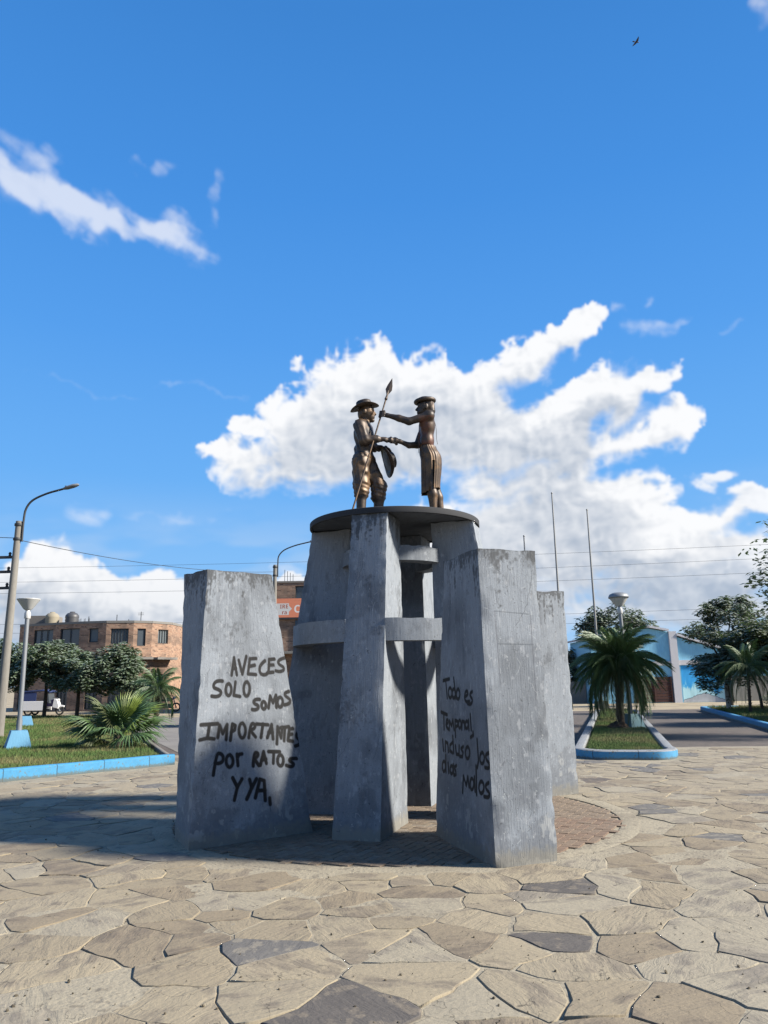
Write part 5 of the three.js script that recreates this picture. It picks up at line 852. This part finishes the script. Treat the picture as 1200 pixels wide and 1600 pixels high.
function windowIn(parent, [a, b, c, d], bars, mat) {        // pane, frame, bars set into an opening of a wall panel
  const w = mesh('window', boxG(a, b, c, d, -0.17, -0.14), mat, parent); const fr = [boxG(a, b, c, c + 0.06, -0.14, -0.07), boxG(a, b, d - 0.06, d, -0.14, -0.07), boxG(a, a + 0.06, c + 0.06, d - 0.06, -0.14, -0.07), boxG(b - 0.06, b, c + 0.06, d - 0.06, -0.14, -0.07)];
  mesh('frame', mergeGeometries(fr), M.iron, w); for (let k = 1; k < bars; k++) { const x = lerp(a, b, k / bars); mesh('bar', boxG(x - 0.02, x + 0.02, c + 0.06, d - 0.06, -0.1, -0.06), M.iron, w); }
}
{
  const B = thing('brick_house', 'two-storey brick house with curved front and water tanks on the roof', 'house', [-20, 0, -60]);
  const P = [[-27.62, -57.5], [-24.17, -56], [-21.87, -55.3], [-20.18, -55], [-18.27, -55.2], [-17.14, -55.9], [-16.14, -57.5], [-15.9, -66]];
  const W = [[[-26.24, -24.5, 4.78, 5.85, 3, 0]], [[-23.86, -22.27, 4.62, 5.85, 2, 0]], [[-21.48, -20.78, 4.8, 5.8, 0, 1]], [[-19.86, -18.61, 4.65, 5.75, 6, 1]], [[-18.03, -17.52, 4.5, 5.75, 0, 0]], [[-16.83, -16.32, 4.71, 5.74, 4, 1], [-17.0, -16.5, 0.05, 2.5, 4, 0]], []];
  for (let k = 0; k < P.length - 1; k++) {
    const [x0, z0] = P[k], [x1, z1] = P[k + 1], len = Math.hypot(x1 - x0, z1 - z0), g = new THREE.Group(); g.name = 'facade'; g.position.set(x0 + 20, 0, z0 + 60); g.rotation.y = -Math.atan2(z1 - z0, x1 - x0); B.add(g);
    const holes = W[k].map(([a, b, c, d]) => [(a - x0) / (x1 - x0) * len, (b - x0) / (x1 - x0) * len, c, d].map((v, i) => i < 2 ? clamp(v, 0.12, len - 0.12) : v));
    const lower = k < 4 ? [[0.35, Math.min(len - 0.3, 1.3), 0.1, 2.2]] : [];
    mesh('wall', wallPanel(len, -0.1, 6.15, [...holes, ...lower]), M.brickFar, g);
    holes.forEach((h, i) => windowIn(g, h, W[k][i][4], W[k][i][5] ? M.curtain : M.glassDark)); lower.forEach((h) => windowIn(g, h, 3, M.glassDark));
    mesh('parapet', boxG(0.002, len - 0.002, 6.152, 6.32, -0.24, 0.03), M.concreteFar, g);
    if (k >= 3 && k < 6) mesh('canopy', boxG(0.003, len - 0.003, 3.53, 3.69, 0.004, 0.75), M.concreteFar, g);
  }
  const roof = new THREE.Shape([...P, [-27.6, -66]].map(([x, z]) => new THREE.Vector2(x + 20, -(z + 60)))); const rg = new THREE.ExtrudeGeometry(roof, { depth: 0.12, bevelEnabled: false }); rg.rotateX(-Math.PI / 2); rg.translate(0, 5.98, -0.26); rg.scale(0.985, 1, 0.99); mesh('roof', rg, M.concreteFar, B);
  mesh('side_wall', boxG(-7.7, -7.5, -0.1, 6.1, -6, 2.2), M.brickFar, B); mesh('back_wall', boxG(-7.5, 4.0, -0.1, 5.9, -6.1, -5.9), M.brickFar, B);
  mesh('roof_room', boxG(-7.3, -5.35, 6.1, 7.0, 0.4, 2.3), M.render, B);
  for (const [x, c] of [[-5.2, 0], [-3.7, 1]]) { const t = mesh('water_tank', lathe([[0, 0], [0.42, 0], [0.44, 0.1], [0.41, 0.14], [0.44, 0.2], [0.41, 0.34], [0.44, 0.4], [0.41, 0.54], [0.44, 0.6], [0.42, 0.74], [0.3, 0.88], [0.16, 0.92], [0.16, 0.98], [0, 1.0]], 24), c ? std(lin(0.1, 0.1, 0.105), { roughness: 0.5 }) : std(lin(0.42, 0.37, 0.27), { roughness: 0.8 }), B); t.scale.setScalar(1.15); t.position.set(x, 6.1, 2.6); }
  for (const [x, h] of [[1.7, 1.0], [-0.1, 0.8], [0.8, 0.45], [-2.2, 0.7]]) { const a = mesh('antenna', boxG(-0.02, 0.02, 0, h, -0.02, 0.02), M.iron, B); a.position.set(x, 6.1, 3.2); if (h > 0.9) for (const y of [0.75, 0.88]) mesh('crossbar', boxG(-0.22, 0.22, y, y + 0.025, 0.021, 0.04), M.iron, a); }
  for (let k = 0; k < 6; k++) { const r = mesh('rebar', boxG(-0.012, 0.012, 0, 0.55, -0.012, 0.012), M.iron, B); r.position.set(-2.9 + k * 0.16, 6.1, 3.1 + (k % 2) * 0.2); }
}
{
  const B = thing('brick_annex', 'lower brick house with a small roof frame beside the curved brick house', 'house', [-14.4, 0, -62]);
  mesh('wall', wallPanel(4.4, -0.1, 5.6, [[0.5, 1.2, 4.2, 5.2], [2.3, 3.2, 0.2, 2.4]]), M.brickFar, B).position.x = -1.3; windowIn(B, [-0.8, -0.1, 4.2, 5.2], 0, M.glassDark); windowIn(B, [1.0, 1.9, 0.2, 2.4], 4, M.glassDark);
  mesh('side_wall', boxG(2.9, 3.1, -0.1, 5.58, -6, -0.225), M.brickFar, B); mesh('roof', boxG(-1.3, 3.1, 5.602, 5.72, -6, 0.1), M.concreteFar, B); mesh('roof_frame', mergeGeometries([boxG(-1.2, -1.12, 5.72, 6.7, -0.3, -0.22), boxG(0.2, 0.28, 5.72, 6.7, -0.3, -0.22), boxG(-1.2, 0.28, 6.7, 6.78, -0.3, -0.22)]), M.iron, B);
}
{ // the house with the orange sign
  const B = thing('brick_shop', 'tall brick house with a dark upper opening and a sign board', 'house', [-5.6, 0, -48.4]);
  mesh('wall', wallPanel(7.2, -0.1, 8.0, [[3.42, 4.5, 6.9, 7.8], [1.2, 2.4, 0.1, 2.6], [3.6, 5.4, 0.1, 2.8]]), M.brickFar, B).position.x = -3.6;
  windowIn(B, [-0.18, 0.9, 6.9, 7.8], 0, M.glassDark); windowIn(B, [-2.4, -1.2, 0.1, 2.6], 5, M.glassDark); windowIn(B, [0, 1.8, 0.1, 2.8], 7, M.glassDark);
  mesh('side_wall', boxG(-3.6, -3.4, -0.1, 8, -7, -0.225), M.brickFar, B); mesh('side_wall', boxG(3.4, 3.6, -0.1, 8, -7, -0.225), M.brickFar, B); mesh('roof', boxG(-3.65, 3.65, 8.003, 8.12, -7, 0.05), M.render, B); mesh('balcony_slab', boxG(-3.6, 3.6, 3.5, 3.66, 0.004, 0.8), M.concreteFar, B); mesh('blue_shutter', boxG(-0.15, 1.6, 3.662, 5.6, 0.03, 0.1), std(lin(0.08, 0.13, 0.18), { roughness: 0.7 }), B);
  for (let k = 0; k < 4; k++) mesh('rebar', boxG(-0.015, 0.015, 8.12, 8.9 - k * 0.1, -0.3, -0.27), M.iron, B).position.x = -0.9 + k * 0.18;
  const cv = document.createElement('canvas'); cv.width = 500; cv.height = 240; const c = cv.getContext('2d'); c.fillStyle = '#e28a66'; c.fillRect(0, 0, 500, 240); c.fillStyle = '#d8805e'; for (let k = 0; k < 40; k++) c.fillRect((k * 137) % 500, (k * 61) % 240, 60, 3);
  c.fillStyle = '#d9d6d0'; c.beginPath(); c.moveTo(20, 62); c.lineTo(212, 62); c.lineTo(212, 92); c.lineTo(250, 130); c.lineTo(212, 168); c.lineTo(212, 208); c.lineTo(20, 208); c.fill();
  c.fillStyle = '#a8573f'; c.font = 'bold 70px sans-serif'; c.textAlign = 'right'; c.fillText('IRE', 205, 126); c.fillText('ra', 190, 200); c.fillStyle = '#e8e4de'; c.textAlign = 'left'; c.font = 'bold 132px sans-serif'; c.fillText('Cl', 272, 180);
  const t = new THREE.CanvasTexture(cv); t.colorSpace = THREE.SRGBColorSpace; t.magFilter = THREE.LinearFilter; const face = std(lin(1.5, 1.5, 1.5), { map: t, roughness: 0.6 }), edge = std(lin(0.35, 0.12, 0.06), { roughness: 0.6 });
  const s = thing('shop_sign', 'orange sign board with a white arrow panel and white lettering on the brick house', 'sign', [-5.95, 5.78, -48.25]);
  mesh('board', new THREE.BoxGeometry(2.5, 1.2, 0.08), [edge, edge, edge, edge, face, edge], s).position.y = 0.6; mesh('bracket', boxG(-1.2, 1.2, -0.1, -0.01, -0.12, 0.06), M.iron, s);
}
// the blue hall: gabled front in panels, pilasters, a band, worn wash near the foot
{
  const B = thing('blue_hall', 'pale blue hall with sloping roofline, white pilasters and worn lower wall', 'hall', [20, 0, -54]);
  const washTop = std(lin(1.65, 1.65, 1.65), { roughness: 0.9, map: tex(256, 256, (u, v) => { const a = f2(u * 5, v * 5, 4, 5, 5); return mul3(mix3([0.6, 0.83, 0.92], [0.5, 0.75, 0.88], a), 0.95 + 0.1 * f2(u * 40, v * 9, 3, 40, 9)); }) });
  const washLow = std(lin(1.65, 1.65, 1.65), { roughness: 0.9, map: tex(512, 512, (u, v) => { const a = f2(u * 6, v * 6, 5, 6, 6), s = f2(u * 26, v * 5, 3, 26, 5), hill = 0.24 - Math.abs(u - 0.5) * 0.4 + (f2(u * 24, 2, 3, 24, 0) - 0.5) * 0.05; let c = mix3([0.2, 0.64, 0.9], [0.7, 0.87, 0.9], sstep(0.5, 0.62, a * 0.35 + (1 - v) * 0.5 + s * 0.2)); if (v < hill) c = mix3([0.75, 0.76, 0.78], [0.62, 0.64, 0.66], a); else if (v < hill + 0.015) c = [0.36, 0.42, 0.46]; return mul3(c, 0.93 + s * 0.14); }, { repeat: false }) });
  const trim = std(lin(0.95, 0.94, 0.98), { roughness: 0.85, bumpMap: cementBump, bumpScale: 0.008 });
  const front = (pts, depth = 6) => { const g = new THREE.ExtrudeGeometry(new THREE.Shape(pts.map(([x, y]) => new THREE.Vector2(x, y))), { depth, bevelEnabled: false }); g.translate(0, 0, -depth); const p = g.attributes.position, uv = g.attributes.uv; for (let i = 0; i < p.count; i++) uv.setXY(i, p.getX(i) / 3, p.getY(i) / 3); return g; };
  mesh('wall', front([[-5.6, -0.1], [3.7, -0.1], [3.7, 3.45], [0.2, 4.55], [0.2, 4.75], [-1.5, 5.1], [-5.6, 4.4]]), washTop, B);
  const low = new THREE.PlaneGeometry(2.9, 2.5); low.translate(2.02, 1.25, 0.012); mesh('lower_panel', low, washLow, B);
  mesh('pilaster', boxG(-0.1, 0.42, -0.1, 4.86, -0.1, 0.2), trim, B); const pr = mesh('pilaster', boxG(0, 0.38, -0.1, 3.0, -0.1, 0.18), trim, B); pr.position.x = 3.55;
  mesh('band', boxG(0.422, 3.6, 2.52, 2.86, -0.05, 0.1), trim, B); mesh('band', boxG(-5.6, -0.102, 2.52, 2.8, -0.05, 0.1), trim, B);
  for (const [a, b] of [[[-5.8, 4.45], [-1.5, 5.2]], [[-1.5, 5.2], [-0.1, 4.92]], [[0.42, 4.62], [3.9, 3.5]]]) { const l = Math.hypot(b[0] - a[0], b[1] - a[1]), r = mesh('roof_edge', boxG(0, l, -0.04, 0.1, -6.2, 0.25), trim, B); r.position.set(a[0], a[1], 0); r.rotation.z = Math.atan2(b[1] - a[1], b[0] - a[0]); }
  mesh('meter_box', boxG(3.05, 3.35, 1.05, 1.5, 0.015, 0.14), std(lin(0.08, 0.2, 0.3)), B);
  // plank gate in the left half
  const wood = [0, 1, 2].map((k) => std(lin(0.1 + k * 0.012, 0.042 + k * 0.004, 0.036), { roughness: 0.9, bumpMap: barkMap, bumpScale: 0.01 })), gate = thing('plank_gate', 'dark red wooden gate of horizontal planks in the blue hall front', 'gate', [18.6, 0, -53.95]);
  for (let k = 0; k < 9; k++) mesh('plank', boxG(-1.3, 1.2, 0.04 + k * 0.19, 0.215 + k * 0.19, 0.02, 0.07 + (k % 2) * 0.008), wood[k % 3], gate); for (const x of [-1.3, -0.05, 1.12]) mesh('stile', boxG(x, x + 0.1, 0.02, 1.76, 0.081, 0.12), wood[1], gate);
}
{
  const w = mesh('boundary_wall', boxG(-1.6, 14.35, -0.1, 1.5, -56.1, -55.9), M.concreteFar, scene); tag(w, 'low grey boundary wall beyond the sand road, left of the blue hall', 'wall');
  const w2 = mesh('boundary_wall', boxG(23.75, 60, -0.1, 1.7, -55.3, -55.1), M.concreteFar, scene); tag(w2, 'long grey boundary wall running on from the low end of the blue hall', 'wall');
  const B = thing('blue_shed', 'small blue gabled shed behind the long boundary wall', 'shed', [28, 0, -58]);
  const g = new THREE.ExtrudeGeometry(new THREE.Shape([[-2, -0.1], [2, -0.1], [2, 2.4], [0, 3.3], [-2, 2.4]].map(([x, y]) => new THREE.Vector2(x, y))), { depth: 4, bevelEnabled: false }); g.translate(0, 0, -4); mesh('wall', g, std(lin(0.2, 0.45, 0.58)), B);
  for (const s of [-1, 1]) { const r = mesh('roof', boxG(0, 2.35, 0.01, 0.08, -4.1, 0.15), M.render, B); r.position.y = 3.32; r.rotation.z = s > 0 ? -0.423 : Math.PI + 0.423; if (s < 0) r.position.y += 0.08; }
}

// ---------------------------------------------------------------- three-wheeled taxi, motorcycle, parasol, bird
M.tyre = std(lin(0.02, 0.02, 0.02), { roughness: 0.9 }); M.white = std(lin(1.1, 1.1, 1.1), { roughness: 0.5 }); M.blueCloth = std(lin(0.03, 0.06, 0.2), { roughness: 0.85 }); M.violet = std(lin(0.09, 0.07, 0.22), { roughness: 0.5 });
function wheel(parent, x, y, z, r, w) { const t = mesh('wheel', new THREE.TorusGeometry(r - w / 2, w / 2, 10, 28), M.tyre, parent); t.position.set(x, y, z); const rim = mesh('rim', new THREE.TorusGeometry(r - w, w * 0.16, 6, 24), M.galv, t); const sp = []; for (let k = 0; k < 4; k++) { const g = boxG(-(r - w), r - w, -0.008, 0.008, -0.008, 0.008); g.rotateZ(k * Math.PI / 4); sp.push(g); } mesh('spokes', mergeGeometries(sp), M.galv, rim); mesh('hub', lathe([[0, -w * 0.4], [0.05, -w * 0.4], [0.05, w * 0.4], [0, w * 0.4]], 12).rotateX(Math.PI / 2), M.galv, rim); }
{
  const T = thing('mototaxi', 'three-wheeled mototaxi with white side panel and blue cloth cabin on the sand road', 'mototaxi', [-21.6, -0.02, -49]);
  const side = (pts, z0, z1, mat, name) => { const g = new THREE.ExtrudeGeometry(new THREE.Shape(pts.map(([x, y]) => new THREE.Vector2(x, y))), { depth: z1 - z0 - 0.04, bevelEnabled: true, bevelSize: 0.02, bevelThickness: 0.02, bevelSegments: 2 }); g.translate(0, 0, z0 + 0.02); return mesh(name, g, mat, T); };
  side([[-1.25, 0.32], [0.25, 0.32], [0.22, 0.85], [-1.15, 0.85], [-1.28, 0.6]], 0.5, 0.56, M.white, 'side_panel'); side([[-1.25, 0.32], [0.25, 0.32], [0.22, 0.85], [-1.15, 0.85], [-1.28, 0.6]], -0.56, -0.5, M.white, 'side_panel');
  side([[-1.2, 0.3], [0.2, 0.3], [0.2, 0.36], [-1.2, 0.36]], -0.5, 0.5, M.iron, 'floor'); side([[-1.1, 0.37], [-0.6, 0.37], [-0.6, 0.62], [-0.85, 0.66], [-1.0, 1.15], [-1.12, 1.15]], -0.48, 0.48, M.tyre, 'passenger_seat');
  side([[-1.25, 1.42], [0.05, 1.5], [0.5, 1.42], [0.5, 1.46], [0.05, 1.55], [-1.25, 1.47]], -0.58, 0.58, M.blueCloth, 'roof'); side([[-1.27, 0.87], [-1.22, 0.87], [-1.22, 1.41], [-1.27, 1.41]], -0.54, 0.54, M.blueCloth, 'rear_curtain'); side([[-1.2, 0.88], [-0.3, 0.88], [-0.3, 1.4], [-1.2, 1.4]], 0.52, 0.545, M.blueCloth, 'side_curtain');
  for (const z of [-0.52, 0.52]) mesh('roof_post', boxG(0.2, 0.24, 0.84, 1.45, z - 0.02, z + 0.02), M.iron, T);
  side([[0.42, 0.75], [0.5, 0.75], [0.38, 1.4], [0.32, 1.4]], -0.42, 0.42, M.glassDark, 'windscreen');
  side([[0.15, 0.55], [0.55, 0.55], [0.8, 0.75], [0.72, 0.98], [0.4, 0.9], [0.15, 0.8]], -0.12, 0.12, M.violet, 'fuel_tank'); side([[0.62, 0.5], [0.95, 0.42], [1.0, 0.55], [0.85, 0.95], [0.7, 0.98]], -0.2, 0.2, M.white, 'fairing');
  for (const s of [-0.06, 0.06]) mesh('fork', limb([[0.82, 1.0, s], [0.95, 0.6, s], [1.02, 0.28, s]], 0.02, 0.018, 6), M.galv, T); mesh('handlebar', limb([[0.68, 1.08, -0.34], [0.78, 1.05, 0], [0.68, 1.08, 0.34]], 0.016, 0.016, 6), M.iron, T); mesh('headlight', new THREE.SphereGeometry(0.09, 14, 10), M.opal, T).position.set(0.9, 0.92, 0);
  wheel(T, -0.75, 0.27, 0.48, 0.28, 0.1); wheel(T, -0.75, 0.27, -0.48, 0.28, 0.1); wheel(T, 1.02, 0.27, 0, 0.28, 0.09); side([[0.78, 0.5], [1.26, 0.5], [1.28, 0.56], [1.02, 0.6], [0.76, 0.56]], -0.07, 0.07, M.white, 'mudguard');
}
{
  const T = thing('motorcycle', 'dark parked motorcycle in front of the curved brick house', 'motorcycle', [-14.6, -0.02, -51.5]); T.rotation.y = 0.5;
  wheel(T, -0.62, 0.29, 0, 0.3, 0.1); wheel(T, 0.64, 0.29, 0, 0.3, 0.09);
  const ex = (pts, w, mat, name) => { const g = new THREE.ExtrudeGeometry(new THREE.Shape(pts.map(([x, y]) => new THREE.Vector2(x, y))), { depth: w, bevelEnabled: true, bevelSize: 0.02, bevelThickness: 0.02, bevelSegments: 2 }); g.translate(0, 0, -w / 2); mesh(name, g, mat, T); };
  ex([[-0.35, 0.25], [0.3, 0.25], [0.35, 0.5], [-0.3, 0.55]], 0.18, M.iron, 'engine'); ex([[-0.05, 0.68], [0.35, 0.7], [0.4, 0.85], [0.1, 0.92], [-0.08, 0.8]], 0.2, M.violet, 'fuel_tank'); ex([[-0.8, 0.75], [-0.08, 0.7], [-0.05, 0.78], [-0.75, 0.85]], 0.2, M.tyre, 'seat');
  for (const s of [-0.07, 0.07]) mesh('fork', limb([[0.42, 0.98, s], [0.54, 0.6, s], [0.64, 0.29, s]], 0.02, 0.018, 6), M.galv, T); mesh('handlebar', limb([[0.3, 1.08, -0.33], [0.42, 1.0, 0], [0.3, 1.08, 0.33]], 0.016, 0.016, 6), M.iron, T); mesh('headlight', new THREE.SphereGeometry(0.09, 14, 10), M.opal, T).position.set(0.52, 0.9, 0); mesh('swing_arm', limb([[-0.2, 0.35, 0.1], [-0.62, 0.29, 0.1]], 0.025, 0.02, 6), M.iron, T);
}
{
  const U = thing('parasol', 'small teal parasol standing on the sand road behind the fan palm', 'parasol', [-16.6, 0, -50]);
  const g = new THREE.ConeGeometry(1.25, 0.42, 8, 1, true); mesh('canopy', g, std(lin(0.12, 0.36, 0.36), { side: THREE.DoubleSide }), U).position.y = 1.95; mesh('pole', lathe([[0.03, 0], [0.025, 2.1], [0, 2.12]], 10), M.galv, U); mesh('foot', lathe([[0.25, -0.02], [0.25, 0.06], [0.06, 0.12], [0, 0.12]], 16), M.iron, U);
}
{
  const P = thing('bird', 'dark bird gliding with spread wings high in the blue sky', 'bird', [32.7, 79.75, -80]);
  const f = joined([[ball([0, 0, 0], [0.3, 0.06, 0.07]), 0.03], [bone([0.25, 0.01, 0], [0.38, 0.03, 0], 0.05, 0.03), 0.03], [ball([-0.38, 0.01, 0], [0.18, 0.02, 0.09]), 0.04]]);
  mesh('body', surfaceNet(f, [-0.65, -0.15, -0.2], [0.5, 0.15, 0.2], 0.016), M.iron, P);
  for (const s of [-1, 1]) { const pts = [[0.15, 0], [0.12, 0.3], [0.0, 0.62], [-0.12, 0.8], [-0.14, 0.55], [-0.16, 0.25], [-0.12, 0]], g = new THREE.ExtrudeGeometry(new THREE.Shape(pts.map(([x, y]) => new THREE.Vector2(x, y))), { depth: 0.015, bevelEnabled: false }); g.rotateX(s * Math.PI / 2); const w = mesh('wing', g, M.iron, P); w.rotation.x = -s * 0.12; }
  P.rotation.y = 0.2;
}

renderer.render(scene, camera);
